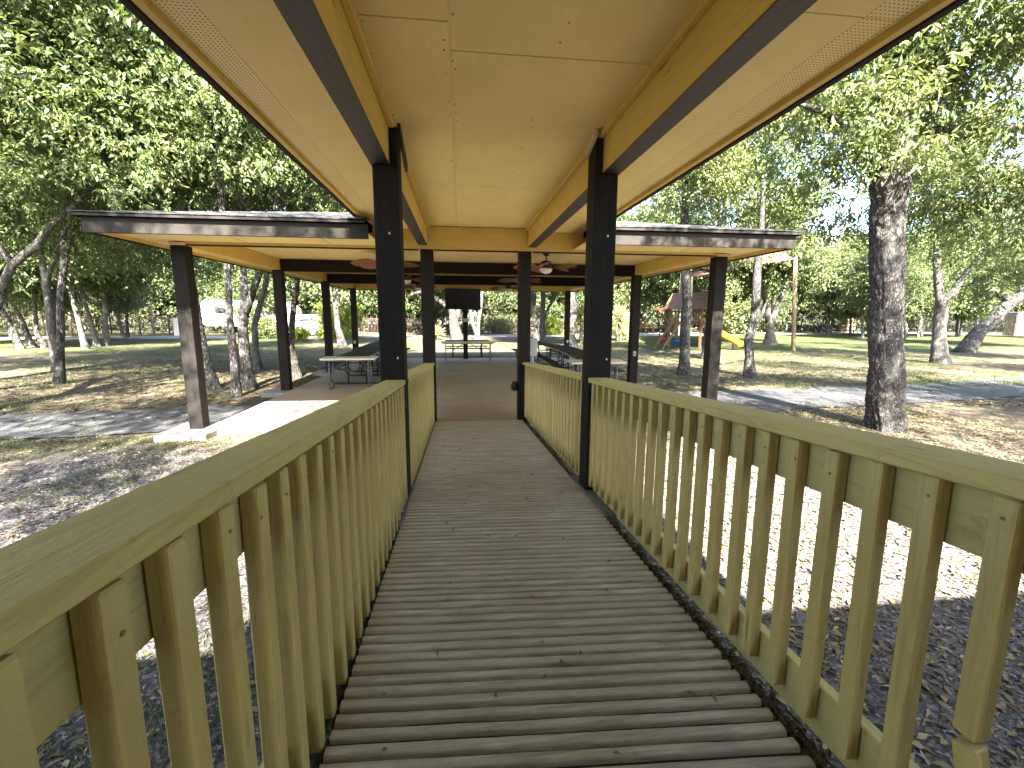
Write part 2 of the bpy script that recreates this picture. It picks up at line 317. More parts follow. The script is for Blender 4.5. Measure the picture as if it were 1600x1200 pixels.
def slope_box(bm, x0, x1, y0, y1, zb, zt):
    """box along y whose bottom and top follow the functions zb(y), zt(y)"""
    return hexa(bm, [(x0, y0, zb(y0)), (x1, y0, zb(y0)), (x1, y1, zb(y1)), (x0, y1, zb(y1)), (x0, y0, zt(y0)), (x1, y0, zt(y0)), (x1, y1, zt(y1)), (x0, y1, zt(y1))])
def frame_of(d):
    d = Vector(d).normalized(); u = d.cross(Vector((0, 0, 1)))
    if u.length < 1e-3: u = Vector((1, 0, 0))
    u.normalize(); return u, d.cross(u).normalized()
def tube(bm, pts, rad, sides=8, wob=0.0, seed=0, cap=True):
    pts = [Vector(p) for p in pts]
    if isinstance(rad, (int, float)): rad = [rad]*len(pts)
    rings = []; u = None
    for i, p in enumerate(pts):
        d = (pts[min(i+1, len(pts)-1)]-pts[max(i-1, 0)])
        if u is None: u, v = frame_of(d)
        else:
            dn = d.normalized(); u = (u-dn*u.dot(dn)).normalized(); v = dn.cross(u)
        ring = []
        for k in range(sides):
            a = 2*math.pi*k/sides; r = rad[i]
            if wob: r *= 1+wob*mnoise.noise(Vector((p.x*1.7+math.cos(a)*1.3+seed, p.y*1.7+math.sin(a)*1.3, p.z*1.2)))
            ring.append(bm.verts.new(p+u*(math.cos(a)*r)+v*(math.sin(a)*r)))
        rings.append(ring)
    for a, b in zip(rings, rings[1:]):
        for k in range(sides): bm.faces.new((a[k], a[(k+1) % sides], b[(k+1) % sides], b[k]))
    if cap: bm.faces.new(rings[0][::-1]); bm.faces.new(rings[-1])
    return bm
def bar(bm, a, b, w, t):
    """rectangular bar from a to b"""
    a, b = Vector(a), Vector(b); u, v = frame_of(b-a); u *= w/2; v *= t/2
    return hexa(bm, [a-u-v, a+u-v, a+u+v, a-u+v, b-u-v, b+u-v, b+u+v, b-u+v])
def lathe(bm, prof, c, sides=20):
    rings = []
    for r, z in prof: rings.append([bm.verts.new((c[0]+r*math.cos(2*math.pi*k/sides), c[1]+r*math.sin(2*math.pi*k/sides), c[2]+z)) for k in range(sides)])
    for a, b in zip(rings, rings[1:]):
        for k in range(sides): bm.faces.new((a[k], a[(k+1) % sides], b[(k+1) % sides], b[k]))
    bm.faces.new(rings[0][::-1]); bm.faces.new(rings[-1]); return bm
def structure(o): o['kind'] = 'structure'; return o

# ------------------------------------------------------------------ ground, paths, drive
def smooth(a, b, x):
    t = min(1, max(0, (x-a)/(b-a))); return t*t*(3-2*t)
def gz(x, y):
    z = -0.30+0.18*smooth(4.0, 7.0, y)
    z += 0.10*smooth(2.5, 6.5, abs(x))*(1-smooth(4, 7, y))
    if not (-5 < x < 5 and y > 5.5): z += 0.035*mnoise.noise(Vector((x*0.35, y*0.35, 0)))+0.012*mnoise.noise(Vector((x*1.6, y*1.6, 3)))
    return z
def make_ground():
    xs = np.concatenate([[-600, -300, -150, -90], np.linspace(-60, -14, 34), np.linspace(-13, 14, 109), np.linspace(15, 70, 40), [100, 160, 300, 600]])
    ys = np.concatenate([[-300, -120, -60, -30, -15, -8], np.linspace(-5, 16, 106), np.linspace(16.8, 60, 52), [70, 90, 130, 200, 350, 700]])
    V = [(x, y, gz(x, y)) for y in ys for x in xs]; nx = len(xs)
    Fc = [(j*nx+i, j*nx+i+1, (j+1)*nx+i+1, (j+1)*nx+i) for j in range(len(ys)-1) for i in range(nx-1)]
    me = bpy.data.meshes.new('ground'); me.from_pydata(V, [], Fc); me.polygons.foreach_set('use_smooth', [True]*len(Fc))
    ca = me.color_attributes.new('zone', 'FLOAT_COLOR', 'POINT')
    for i, (x, y, z) in enumerate(V):
        mul = (1-smooth(4.0, 8.0, y+0.6*mnoise.noise(Vector((x*0.5, y*0.5, 9)))))*(1-0.75*smooth(4, 9, abs(x)))
        if x > 1: mul *= 0.85
        gr = -0.22 if x > -2 and y < 12 else 0.0
        gr += 0.22*smooth(11, 17, y)*smooth(2, 14, x) + 0.24*smooth(19, 27, y) + 0.18*smooth(12, 18, y)*smooth(-6, -12, x)
        if x < -5: gr += -0.02
        ca.data[i].color = (mul, max(0.0, gr+0.22)-0.22 if gr > 0 else gr, 0, 1)
    me.materials.append(M['ground']); o = bpy.data.objects.new('ground', me); COL.objects.link(o); return structure(o)
make_ground()
def ribbon(name, left, right, mat, lift):
    """a strip of ground cover between two polylines, laid just above the ground"""
    bm = B(); rows = []
    n = 60
    def samp(P, t):
        k = t*(len(P)-1); i = min(int(k), len(P)-2); f = k-i
        return (P[i][0]*(1-f)+P[i+1][0]*f, P[i][1]*(1-f)+P[i+1][1]*f)
    for i in range(n+1):
        a, b = samp(left, i/n), samp(right, i/n); row = []
        for j in range(9):
            f = j/8; x, y = a[0]*(1-f)+b[0]*f, a[1]*(1-f)+b[1]*f
            e = 0.10*mnoise.noise(Vector((x*1.3, y*1.3, j))) if j in (0, 8) else 0
            row.append(bm.verts.new((x, y+e, gz(x, y)+lift)))
        rows.append(row)
    for r0, r1 in zip(rows, rows[1:]):
        for j in range(8): bm.faces.new((r0[j], r0[j+1], r1[j+1], r1[j]))
    return structure(obj(name, bm, mat, smooth=True))
ribbon('path', [(-24, 8.6), (-14, 8.0), (-8, 7.2), (-4.9, 7.45), (-4.22, 7.4)], [(-24, 10.6), (-14, 9.6), (-8, 9.0), (-4.9, 9.6), (-4.22, 10.2)], M['path'], 0.02)
ribbon('path', [(4.22, 7.6), (6.5, 8.2), (9, 8.4), (13, 9.0), (18, 10.3), (28, 14)], [(4.22, 10.3), (6.5, 10.4), (9, 10.6), (13, 11.1), (18, 12.4), (28, 16.3)], M['path'], 0.02)
ribbon('road', [(-70, 32.5), (-24, 35.5), (0, 37.2), (14, 38.3), (30, 43), (48, 46), (62, 38), (80, 32)], [(-70, 37.4), (-24, 40.4), (0, 42.2), (14, 44), (30, 50), (50, 51.5), (65, 43), (84, 37)], M['drive'], 0.02)

# ------------------------------------------------------------------ building behind (its eave shades the near ground)
bld = thing('park_building', 'tan stucco park building at the start of the covered walkway', 'building', (0, -6, -0.3))
bm = B(); box(bm, -12, -1.2, -9, -2.6, -0.3, 3.0); box(bm, 1.2, 12, -9, -2.6, -0.3, 3.0); obj('wall', bm, M['stucco'], bld)
bm = B(); hexa(bm, [(-13, -10, 3.0), (13, -10, 3.0), (13, -1.38, 3.0), (-13, -1.38, 3.0), (-13, -10, 3.2), (13, -10, 3.2), (13, -1.38, 3.2), (-13, -1.38, 3.2)]); obj('roof', bm, M['shingle'], bld)

# ------------------------------------------------------------------ ramp
SL = -0.072
def zr(y): return 0.292+SL*(y-3.47) if y < 7.25 else 0.02
bm = B(); slope_box(bm, -0.722, 0.714, -1.3, 7.26, lambda y: -0.35, lambda y: zr(y)-0.022)
ramp_o = structure(obj('ramp', bm, M['groove']))
rnd = random.Random(4)
y = -1.25; k = 0
SK = -0.055       # the ribs run a little askew of the ramp
while y < 7.18:
    wear = smooth(4.6, 6.0, y)
    pitch = 0.0585+rnd.uniform(-0.004, 0.004)
    gap = (0.0135+rnd.uniform(-0.003, 0.004))*(1-wear)+0.0006*wear
    hh = 0.0
    bm = B(); nx = 15; rows = []
    y0, y1 = y, min(y+pitch-gap, 7.25)
    prof = [(0.0, -0.022), (0.05, -0.008*(1-wear)), (0.22, -0.001*(1-wear)), (0.5, 0.0), (0.78, -0.001*(1-wear)), (0.95, -0.008*(1-wear)), (1.0, -0.022)]
    for i in range(nx):
        x = -0.715+1.423*i/(nx-1); row = []
        j1, j2 = [0.0028*(1-wear)*mnoise.noise(Vector((x*5, k*3.1+s, 1)))+0.002*(1-wear)*mnoise.noise(Vector((x*19, k*3.1+s, 4))) for s in (0, 40)]
        for f, dz in prof:
            yy = (y0+j1)*(1-f)+(y1+j2)*f+SK*x*(1-smooth(5.5, 7.0, y))
            row.append(bm.verts.new((x, yy, zr(yy)+dz+0.0015*mnoise.noise(Vector((x*4, yy*9, 2))))))
        rows.append(row)
    for a, b in zip(rows, rows[1:]):
        for q in range(len(prof)-1): bm.faces.new((a[q], b[q], b[q+1], a[q+1]))
    obj('plank', bm, M['ramp'], ramp_o, smooth=True, origin=(0, y, zr(y)))
    y += pitch; k += 1
# low kerbs beside the post feet
for s, xs in ((-1, (-0.735, -0.705)), (1, (0.705, 0.735))):
    bm = B(); slope_box(bm, xs[0]+(-0.12 if s < 0 else 0), xs[1]+(0.12 if s > 0 else 0), 2.9, 3.9, lambda y: -0.35, lambda y: zr(y)+0.012)
    o = structure(obj('kerb', bm, M['kerb'], bevel=0.006))

# ------------------------------------------------------------------ walkway posts, beams, railings
PA = 3.47
def post(label, x0, x1, y0, y1, z0, z1, notch=None, group=None, extra=None):
    t = thing('roof_post', label, 'post', ((x0+x1)/2, (y0+y1)/2, z0), group)
    bm = B()
    if notch:       # the beam rests on the outer half of the post, the inner half runs on up to the ceiling
        s, zn = notch; xm = (x0+0.085) if s > 0 else (x1-0.085)
        box(bm, x0, x1, y0, y1, z0, zn-0.002)
        obj('shaft', bm, M['brown_z'], t, bevel=0.006)
        bm = B()
        if s > 0: box(bm, x0+0.001, x0+0.055, y0+0.001, y1-0.001, zn-0.001, z1)
        else: box(bm, x1-0.055, x1-0.001, y0+0.001, y1-0.001, zn-0.001, z1)
        obj('top_tenon', bm, M['brown_z'], t, bevel=0.004)
    else:
        box(bm, x0, x1, y0, y1, z0, z1); obj('shaft', bm, M['brown_z'], t, bevel=0.006)
    return t
ZB = 2.802
pAl = post('thick dark post at the left of the ramp, nearest the viewer', -0.905, -0.724, PA, PA+0.205, -0.32, 3.055, (-1, ZB))
pAr = post('thick dark post at the right of the ramp, nearest the viewer', 0.724, 0.905, PA, PA+0.205, -0.32, 3.055, (1, ZB))
pBl = post('slim dark post where the left railing meets the pavilion', -0.895, -0.70, 7.25, 7.44, -0.2, 2.742)
pBr = post('slim dark post where the right railing meets the pavilion', 0.645, 0.84, 7.25, 7.44, -0.2, 2.742)
# bits nailed to the post tops
bm = B(); box(bm, -0.79, -0.726, PA-0.03, PA+0.20, 3.057, 3.088); obj('cap_block', bm, M['cream'], pAl, bevel=0.004)
bm = B(); bar(bm, (-0.712, PA+0.02, 3.06), (-0.706, PA+0.40, 2.90), 0.02, 0.07); obj('loose_batten', bm, M['brown_y'], pAl)
bm = B(); box(bm, 0.726, 0.80, PA-0.03, PA+0.20, 3.057, 3.088); obj('cap_block', bm, M['cream'], pAr, bevel=0.004)
bm = B(); bar(bm, (0.708, PA-0.06, 3.07), (0.706, PA+0.18, 2.985), 0.02, 0.06); obj('loose_batten', bm, M['cream'], pAr)
bm = B(); lathe(bm, [(0.006, 0), (0.010, 0.004), (0.006, 0.008)], (0, 0, 0), 8)
for p, x, z in ((pAl, -0.80, 2.33), (pAl, -0.77, 1.42), (pAr, 0.84, 2.35), (pAr, 0.865, 1.40)):
    b2 = B(); box(b2, x-0.005, x+0.005, PA-0.005, PA+0.001, z-0.008, z+0.008); obj('nail_head', b2, M['lamp_glass'], p)
bm.free()

def rail_section(label, s, y0, y1, xi, nb_start, broken=None):
    t = thing('ramp_railing', label, 'railing', (s*0.79, (y0+y1)/2, zr((y0+y1)/2)), 'mustard railings along the ramp')
    def xx(a, b): return (a, b) if s > 0 else (-b, -a)
    n = 1
    bm = B(); a, b = xx(xi, 0.868); slope_box(bm, a, b, y0, y1, lambda y: zr(y)+0.920, lambda y: zr(y)+0.960); obj('handrail', bm, M['rail_y'], t, bevel=0.005)
    rb_ = 0.791 if s > 0 else 0.772
    bm = B(); a, b = xx(rb_, rb_+0.039); slope_box(bm, a, b, y0+0.002, y1-0.002, lambda y: zr(y)+0.757, lambda y: zr(y)+0.918); obj('upper_rail', bm, M['rail_y'], t, bevel=0.004)
    bm = B(); slope_box(bm, a, b, y0+0.002, y1-0.002, lambda y: zr(y)-0.01, lambda y: zr(y)+0.158); obj('lower_rail', bm, M['rail_y'], t, bevel=0.004)
    bi_ = 0.747 if s > 0 else 0.728
    bm = B(); c, d = xx(bi_, bi_+0.042); slope_box(bm, c, d, -0.0215, 0.0215, lambda y: (0.052 if s > 0 else -0.02)+SL*y, lambda y: 0.912+SL*y)
    src = None; y = nb_start; rr = random.Random(int(y0*10)+s*7)
    while y > y0+0.03:
        if y < y1-0.022:
            if broken is not None and abs(y-broken) < 0.05:
                pass
            elif src is None:
                src = obj('baluster', bm, M['rail_z'], t, bevel=0.004, origin=(0, 0, 0)); src.location = Vector((0, y, zr(y)))-wloc(t)
            else: inst(src, 'baluster', (0, y+rr.uniform(-0.004, 0.004), zr(y)+rr.uniform(-0.004, 0.003)), t, rot=(rr.uniform(-0.009, 0.009), rr.uniform(-0.002, 0.002), rr.uniform(-0.006, 0.006)))
        y -= 0.1365
    if broken is not None:      # snapped through low down, its foot knocked aside
        yb = broken; z = zr(yb)
        b2 = B(); box(b2, c, d, yb-0.0215, yb+0.0215, z+0.392, z+0.912)
        for v in b2.verts:
            if v.co.z < z+0.5: v.co.z += 0.012*math.sin(v.co.x*300)
        o = obj('baluster', b2, M['rail_z'], t, bevel=0.004); o['label'] = 'upper half of a snapped baluster'
        b2 = B(); bar(b2, (s*0.766, yb-0.085, z+0.03), (s*0.752, yb-0.012, z+0.375), 0.043, 0.043)
        o = obj('baluster', b2, M['rail_z'], t, bevel=0.004); o['label'] = 'broken foot of a snapped baluster leaning out of line'
    # nail scars at each baluster head
    ns = None; y = nb_start
    while y > y0+0.03:
        if y < y1-0.022:
            if ns is None:
                b3 = B(); tube(b3, [(s*(bi_+0.0005), 0, 0), (s*(bi_-0.0015), 0, 0)], 0.0042, 8); ns = obj('nail_head', b3, M['nail'], t, origin=(0, 0, 0)); ns.location = Vector((0, y, zr(y)+0.84+0.02*rr.random()))-wloc(t)
            elif rr.random() < 0.75: inst(ns, 'nail_head', (0, y+rr.uniform(-.008, .008), zr(y)+0.84+0.03*rr.random()), t)
        y -= 0.1365
    return t
rail_section('mustard railing on the left of the ramp, its near half with a stained handrail', -1, -0.9, PA-0.003, 0.72, PA-0.04)
rail_section('mustard railing on the right of the ramp with one snapped baluster', 1, -0.9, PA-0.003, 0.72, PA-0.03, broken=PA-0.03-0.1365*20)
rail_section('short mustard railing on the left between the thick and the slim post', -1, PA+0.21, 7.246, 0.712, 7.19)
rail_section('short mustard railing on the right between the thick and the slim post', 1, PA+0.21, 7.246, 0.712, 7.19)

# roof of the walkway: one thing with its beams, sheets and boards
wr = thing('walkway_roof', 'tan painted roof over the ramp with dark bottomed beams and perforated soffits', 'roof', (0, 3, ZB))
for s in (-1, 1):
    def xx(a, b): return (a, b) if s > 0 else (-b, -a)
    for ya, yb in ((-1.3, PA+0.10), (PA+0.103, 7.245)):
        a, b = xx(0.783, 0.918)
        bm = B(); box(bm, a, b, ya, yb, ZB+0.006, 3.10); obj('beam', bm, M['beam_y'], wr)
        bm = B(); box(bm, a+0.001, b-0.001, ya, yb, ZB, ZB+0.0055); obj('beam_underside', bm, M['brown_y'], wr)
        a, b = xx(0.741, 0.782)
        bm = B(); box(bm, a, b, ya+(0.21 if ya > 0 else 0), yb, 3.048, 3.088); obj('trim_strip', bm, M['beam_y'], wr, bevel=0.004)
    # soffit: plain sheet, perforated sheet, edge strip, fascia
    xo = 1.615 if s < 0 else 1.70
    for ya, yb in ((-1.3, 1.99), (1.994, 4.475), (4.479, 7.258)):
        a, b = xx(0.922, xo-0.225); bm = B(); box(bm, a, b, ya, yb, 3.040, 3.052); obj('soffit_sheet', bm, M['ceil'], wr, bevel=0.0015)
        a, b = xx(xo-0.2248, xo-0.068); bm = B(); box(bm, a, b, ya, yb, 3.040, 3.052); obj('vent_sheet', bm, M['vent'], wr)
        a, b = xx(xo-0.0678, xo-0.045); bm = B(); box(bm, a, b, ya, yb, 3.040, 3.052); obj('soffit_sheet', bm, M['ceil'], wr)
    a, b = xx(xo-0.044, xo); bm = B(); box(bm, a, b, -1.3, 6.6, 3.005, 3.05); obj('edge_strip', bm, M['beam_y'], wr, bevel=0.004)
    a, b = xx(xo+0.001, xo+0.042); bm = B(); box(bm, a, b, -1.3, 6.3, 2.995, 3.20); obj('fascia_board', bm, M['fascia_y'], wr, bevel=0.004)
# ceiling sheets with open joints
joints_l = [-1.3, 0.0, 2.33, 4.86, 6.60, 7.245]; joints_r = [-1.3, 0.12, 2.56, 5.0, 7.245]
for xa, xb, J in ((-0.782, -0.338, joints_l), (-0.326, 0.782, joints_r)):
    for ya, yb in zip(J, J[1:]):
        bm = B(); box(bm, xa, xb, ya+0.0035, yb-0.0035, 3.090, 3.102); obj('ceiling_sheet', bm, M['ceil'], wr, bevel=0.002)
rn = random.Random(5); bm = B()
for i in range(90):
    x = rn.choice([-0.352, -0.31, 0.75, 0.22, -0.74])+rn.uniform(-0.012, 0.012); y = rn.uniform(1.2, 7.1); q = rn.uniform(0.003, 0.006)
    lathe(bm, [(q, -0.0022), (q, 0.001)], (x, y, 3.0895), 6)
o = obj('nail_heads', bm, M['nail'], wr); o['kind'] = 'stuff'
bm = B(); box(bm, -0.338, -0.326, -1.3, 7.24, 3.0945, 3.10); obj('joint_strip', bm, M['ceil'], wr)
bm = B(); box(bm, -0.79, 0.79, -1.3, 7.26, 3.1035, 3.12); obj('roof_deck', bm, M['groove'], wr)
# low gable above
bm = B()
p = [(-1.70, 3.16), (0.03, 3.62), (1.78, 3.16), (1.78, 3.21), (0.03, 3.68), (-1.70, 3.21)]
fr = [[bm.verts.new((x, yy, z)) for x, z in p] for yy in (-1.4, 7.6)]
for i in range(6): bm.faces.new((fr[0][i], fr[0][(i+1) % 6], fr[1][(i+1) % 6], fr[1][i]))
bm.faces.new(fr[0]); bm.faces.new(fr[1][::-1]); obj('shingle_cover', bm, M['shingle'], wr)

# ------------------------------------------------------------------ pavilion
ROWS = [7.25, 10.85, 14.45, 18.05]; PXL, PXR = -4.37, 4.06; PW = 0.20
bm = B(); box(bm, -4.22, 3.95, 7.262, 18.4, -0.35, 0.0)
structure(obj('patio_slab', bm, M['slab'], bevel=0.01))
pav_group = 'dark posts around the pavilion'
names_l = ['dark corner post on a pale concrete pad at the front left of the pavilion', 'dark post second from the front on the left side of the pavilion', 'dark post third from the front on the left side, behind the black picnic tables', 'dark far corner post at the back left of the pavilion']
names_r = ['dark corner post at the front right of the pavilion, beside the yellow slide in view', 'dark post with a switch box, second from the front on the right side', 'dark post third from the front on the right side of the pavilion', 'dark far corner post at the back right of the pavilion beside a trunk']
for Y, nl_, nr_ in zip(ROWS, names_l, names_r):
    for X, lab in ((PXL, nl_), (PXR, nr_)):
        t = post(lab, X-PW/2, X+PW/2, Y, Y+PW, -0.1, 2.725, group=pav_group)
        pd_z = -0.02
        bm = B(); box(bm, X-0.42, X+0.30 if X < 0 else X+0.42, Y-0.34, Y+0.5, -0.4, pd_z); obj('footing', bm, M['conc'], t, bevel=0.015)
        if Y == ROWS[0]:
            bm = B(); box(bm, X-0.1, X+0.12, Y-0.035, Y-0.001, 2.725, 2.765); obj('cap_block', bm, M['cream'], t, bevel=0.004)
        if X > 0 and Y == ROWS[1]:
            bm = B(); box(bm, X-0.045, X+0.025, Y-0.04, Y-0.001, 0.74, 0.86); b = obj('switch_box', bm, M['box_grey'], t, bevel=0.006)
            bm = B(); box(bm, X-0.02, X, Y-0.048, Y-0.0405, 0.775, 0.825); obj('switch', bm, M['rubber'], b)
        if Y == ROWS[3]:
            bm = B(); box(bm, X-0.04, X+0.04, Y-0.04, Y-0.001, 0.62, 0.74); obj('outlet_box', bm, M['box_grey'], t, bevel=0.006)
pr_ = thing('pavilion_roof', 'low hipped grey shingle roof of the picnic pavilion with brown fascia and tan ceiling', 'roof', (-0.15, 12.6, 2.75))
ZBB = 2.728; GX0_, GX1_ = -1.60, 1.68
# front beam in three spans with a deep header over the ramp, side beams, back beam
for xa, xb, zt in ((PXL+0.10, -0.897, 2.97), (-0.893, 0.838, 3.088), (0.842, PXR-0.10, 2.97)):
    bm = B(); box(bm, xa, xb, 7.262, 7.40, ZBB+0.018, zt); obj('beam', bm, M['beam_x'], pr_, bevel=0.003)
for xa, xb in ((GX0_, -0.897), (0.842, GX1_)):
    bm = B(); box(bm, xa, xb, 7.264, 7.398, 2.9715, 3.06); obj('closure_board', bm, M['beam_x'], pr_)
bm = B(); box(bm, -0.69, 0.64, 7.27, 7.39, ZBB+0.008, ZBB+0.0175); obj('beam_underside', bm, M['brown_x'], pr_)
for xa, xb in ((PXL+0.12, -0.93), (0.88, PXR-0.12)):
    bm = B(); box(bm, xa, xb, 7.27, 7.39, ZBB+0.008, ZBB+0.0175); obj('beam_underside', bm, M['brown_x'], pr_)
for X in (PXL, PXR):
    for ya, yb in zip(ROWS, ROWS[1:]):
        bm = B(); box(bm, X-0.07, X+0.07, ya+(0.16 if ya == ROWS[0] else 0.102), yb+0.098, 2.726, 2.968); obj('beam', bm, M['beam_y'], pr_, bevel=0.003)
bm = B(); box(bm, PXL+0.075, PXR-0.075, 18.08, 18.22, 2.70, 2.968); obj('beam', bm, M['beam_x'], pr_, bevel=0.003)
for Y, zb in ((ROWS[1], 2.70), (ROWS[2], 2.68)):
    bm = B(); box(bm, PXL+0.075, PXR-0.075, Y+0.03, Y+0.17, zb, 2.955); obj('cross_beam', bm, M['brown_x'], pr_, bevel=0.003)
# ceiling sheets
xs = [PXL+0.07, -3.25, -2.03, -0.81, 0.41, 1.63, 2.85, PXR-0.07]
for i, (xa, xb) in enumerate(zip(xs, xs[1:])):
    off = (i % 2)*1.2
    ys_ = [7.41]+[q for q in (8.3+off, 10.74+off, 13.18+off, 15.62+off) if q < 17.8]+[18.07]
    for ya, yb in zip(ys_, ys_[1:]):
        bm = B(); box(bm, xa+0.003, xb-0.003, ya+0.003, yb-0.003, 2.970, 2.982); obj('ceiling_sheet', bm, M['ceil_x'], pr_)
# soffit, open in front where the walkway roof comes in
EX0, EX1, EY0, EY1 = -4.84, 4.56, 6.22, 19.1; GX0, GX1 = -1.47, 1.52
for xa, xb, ya, yb in ((EX0+0.04, GX0, EY0+0.04, 7.258), (GX1, EX1-0.04, EY0+0.04, 7.258), (EX0+0.04, PXL-0.072, 7.262, EY1-0.04), (PXR+0.072, EX1-0.04, 7.262, EY1-0.04), (PXL-0.069, PXR+0.069, 18.222, EY1-0.04)):
    bm = B(); box(bm, xa, xb, ya, yb, 2.782, 2.794); obj('soffit_sheet', bm, M['ceil'], pr_)
for xa in (-3.4, -2.2, 2.1, 3.3):
    bm = B(); box(bm, xa, xa+0.006, EY0+0.06, 7.24, 2.7805, 2.7835); obj('joint_strip', bm, M['groove'], pr_)
FZ0, FZ1 = 2.715, 2.90
for xa, xb in ((EX0, GX0), (GX1, EX1)):
    bm = B(); box(bm, xa, xb, EY0, EY0+0.038, FZ0, FZ1); obj('fascia_board', bm, M['fascia_x'], pr_, bevel=0.004)
for xa in (EX0, EX1-0.038):
    bm = B(); box(bm, xa, xa+0.038, EY0+0.040, EY1, FZ0, FZ1); obj('fascia_board', bm, M['fascia_y'], pr_, bevel=0.004)
    bm = B(); q = 0.040 if xa < 0 else -0.022; box(bm, xa+q, xa+q+0.02, EY0+0.05, EY1, 2.735, 2.7815); obj('edge_strip', bm, M['beam_y'], pr_)
bm = B(); box(bm, EX0+0.04, EX1-0.04, EY1-0.04, EY1, FZ0, FZ1); obj('fascia_board', bm, M['fascia_x'], pr_)
# hip deck and shingles
RS = 0.235; cx = (EX0+EX1)/2; half = (EX1-EX0)/2+0.06
e0x, e1x, e0y, e1y = EX0-0.07, EX1+0.07, EY0-0.07, EY1+0.07
rz = FZ1+0.012; rise = RS*half
bm = B()
c4 = [(e0x, e0y), (e1x, e0y), (e1x, e1y), (e0x, e1y)]
lo = [bm.verts.new((x, y, FZ1+0.002)) for x, y in c4]; up = [bm.verts.new((x, y, rz+0.02)) for x, y in c4]
r0 = bm.verts.new((cx, e0y+half, rz+0.02+rise)); r1 = bm.verts.new((cx, e1y-half, rz+0.02+rise))
NY = 7.46; zn = rz+0.02+RS*(NY-e0y)
nt_ = [bm.verts.new(p) for p in ((GX0-0.02, e0y, rz+0.02), (GX0-0.02, NY, zn), (GX1+0.02, NY, zn), (GX1+0.02, e0y, rz+0.02))]
nl_ = [bm.verts.new((p.co.x, e0y, FZ1+0.002)) for p in (nt_[0], nt_[3])]
for i in range(1, 4): bm.faces.new((lo[i], lo[(i+1) % 4], up[(i+1) % 4], up[i]))
bm.faces.new((lo[0], nl_[0], nt_[0], up[0])); bm.faces.new((nl_[1], lo[1], up[1], nt_[3]))
bm.faces.new((up[0], nt_[0], nt_[1], r0)); bm.faces.new((nt_[1], nt_[2], r0)); bm.faces.new((nt_[2], nt_[3], up[1], r0)); bm.faces.new((up[1], up[2], r1, r0)); bm.faces.new((up[2], up[3], r1)); bm.faces.new((up[3], up[0], r0, r1))
obj('roof_deck', bm, M['fascia_x'], pr_)
ang = math.atan(RS); exposure = 0.145
def shingle_geo(bm, x, yd, w, jz):
    # one shingle of a course on the front slope; yd = distance up the plan from the eave
    z0 = rz+0.02+RS*yd; t = 0.009+jz
    a = (x+0.003, e0y+yd-0.012, z0-0.012*RS+0.012+t); b_ = (x+w-0.003, e0y+yd-0.012, z0-0.012*RS+0.012+t)
    L = exposure+0.02
    c_ = (x+w-0.003, e0y+yd+L, z0+L*RS+0.0035); d_ = (x+0.003, e0y+yd+L, z0+L*RS+0.0035)
    dn = lambda p: (p[0], p[1], p[2]-0.011)
    hexa(bm, [dn(a), dn(b_), dn(c_), dn(d_), a, b_, c_, d_])
rs = random.Random(8); far_bm = B(); nsh = 0
for row in range(30):
    yd = row*exposure
    x = e0x+yd+(row % 2)*0.15-0.1; xend = e1x-yd
    while x < xend:
        w = rs.uniform(0.26, 0.36); xa = max(x, e0x+yd); xb = min(x+w, xend)
        if xb-xa > 0.05 and not (e0y+yd < 7.8 and GX0-0.15 < (xa+xb)/2 < GX1+0.15):
            jz = rs.uniform(0, 0.006)
            if nsh < 280:
                b1 = B(); shingle_geo(b1, xa, yd, xb-xa, jz); obj('shingle', b1, M['shingle'], pr_, origin=((xa+xb)/2, e0y+yd, rz)); nsh += 1
            else: shingle_geo(far_bm, xa, yd, xb-xa, jz)
        x += w
o = obj('shingles', far_bm, M['shingle'], pr_); o['kind'] = 'stuff'

# ceiling fans
def make_fan(label, c, rot):
    t = thing('ceiling_fan', label, 'ceiling fan', c, 'ceiling fans under the pavilion roof')
    x, y, z = c
    bm = B(); lathe(bm, [(0.07, 0.0), (0.075, -0.02), (0.04, -0.06), (0.014, -0.065), (0.014, -0.15)], c, 16); obj('downrod', bm, M['fan_metal'], t, True)
    bm = B(); lathe(bm, [(0.03, -0.15), (0.10, -0.17), (0.115, -0.22), (0.10, -0.28), (0.06, -0.30)], c, 20); obj('motor', bm, M['fan_metal'], t, True)
    bm = B(); lathe(bm, [(0.05, -0.30), (0.13, -0.305), (0.125, -0.34), (0.09, -0.385), (0.03, -0.405)], c, 20); obj('light_bowl', bm, M['lamp_glass'], t, True)
    for k in range(5):
        a = rot+2*math.pi*k/5; d = Vector((math.cos(a), math.sin(a), 0)); n = Vector((-d.y, d.x, 0))
        bm = B(); L = 0.47; rows = []
        for i in range(11):
            f = i/10; w = 0.135*math.sin(math.pi*min(1, f*0.93+0.06))**0.7*(1+0.06*math.sin(f*38))
            p = Vector(c)+Vector((0, 0, -0.245-0.03*f))+d*(0.19+L*f); tl = 0.42
            rows.append([bm.verts.new(p+n*(q*w)+Vector((0, 0, q*w*tl+abs(q)*-0.012+dz))) for dz in (0, -0.008) for q in (-1, -0.5, 0, 0.5, 1)])
        for ra, rb in zip(rows, rows[1:]):
            for q in range(4): bm.faces.new((ra[q], ra[q+1], rb[q+1], rb[q])); bm.faces.new((ra[5+q], rb[5+q], rb[6+q], ra[6+q]))
            bm.faces.new((ra[0], rb[0], rb[5], ra[5])); bm.faces.new((ra[4], ra[9], rb[9], rb[4]))
        bl = obj('blade', bm, M['fan_blade'], t, True)
        bm = B(); bar(bm, Vector(c)+d*0.08+Vector((0, 0, -0.235)), Vector(c)+d*0.26+Vector((0, 0, -0.242)), 0.035, 0.008); obj('blade_arm', bm, M['fan_metal'], bl)
fx = [(-1.72, 'left'), (1.42, 'right')]
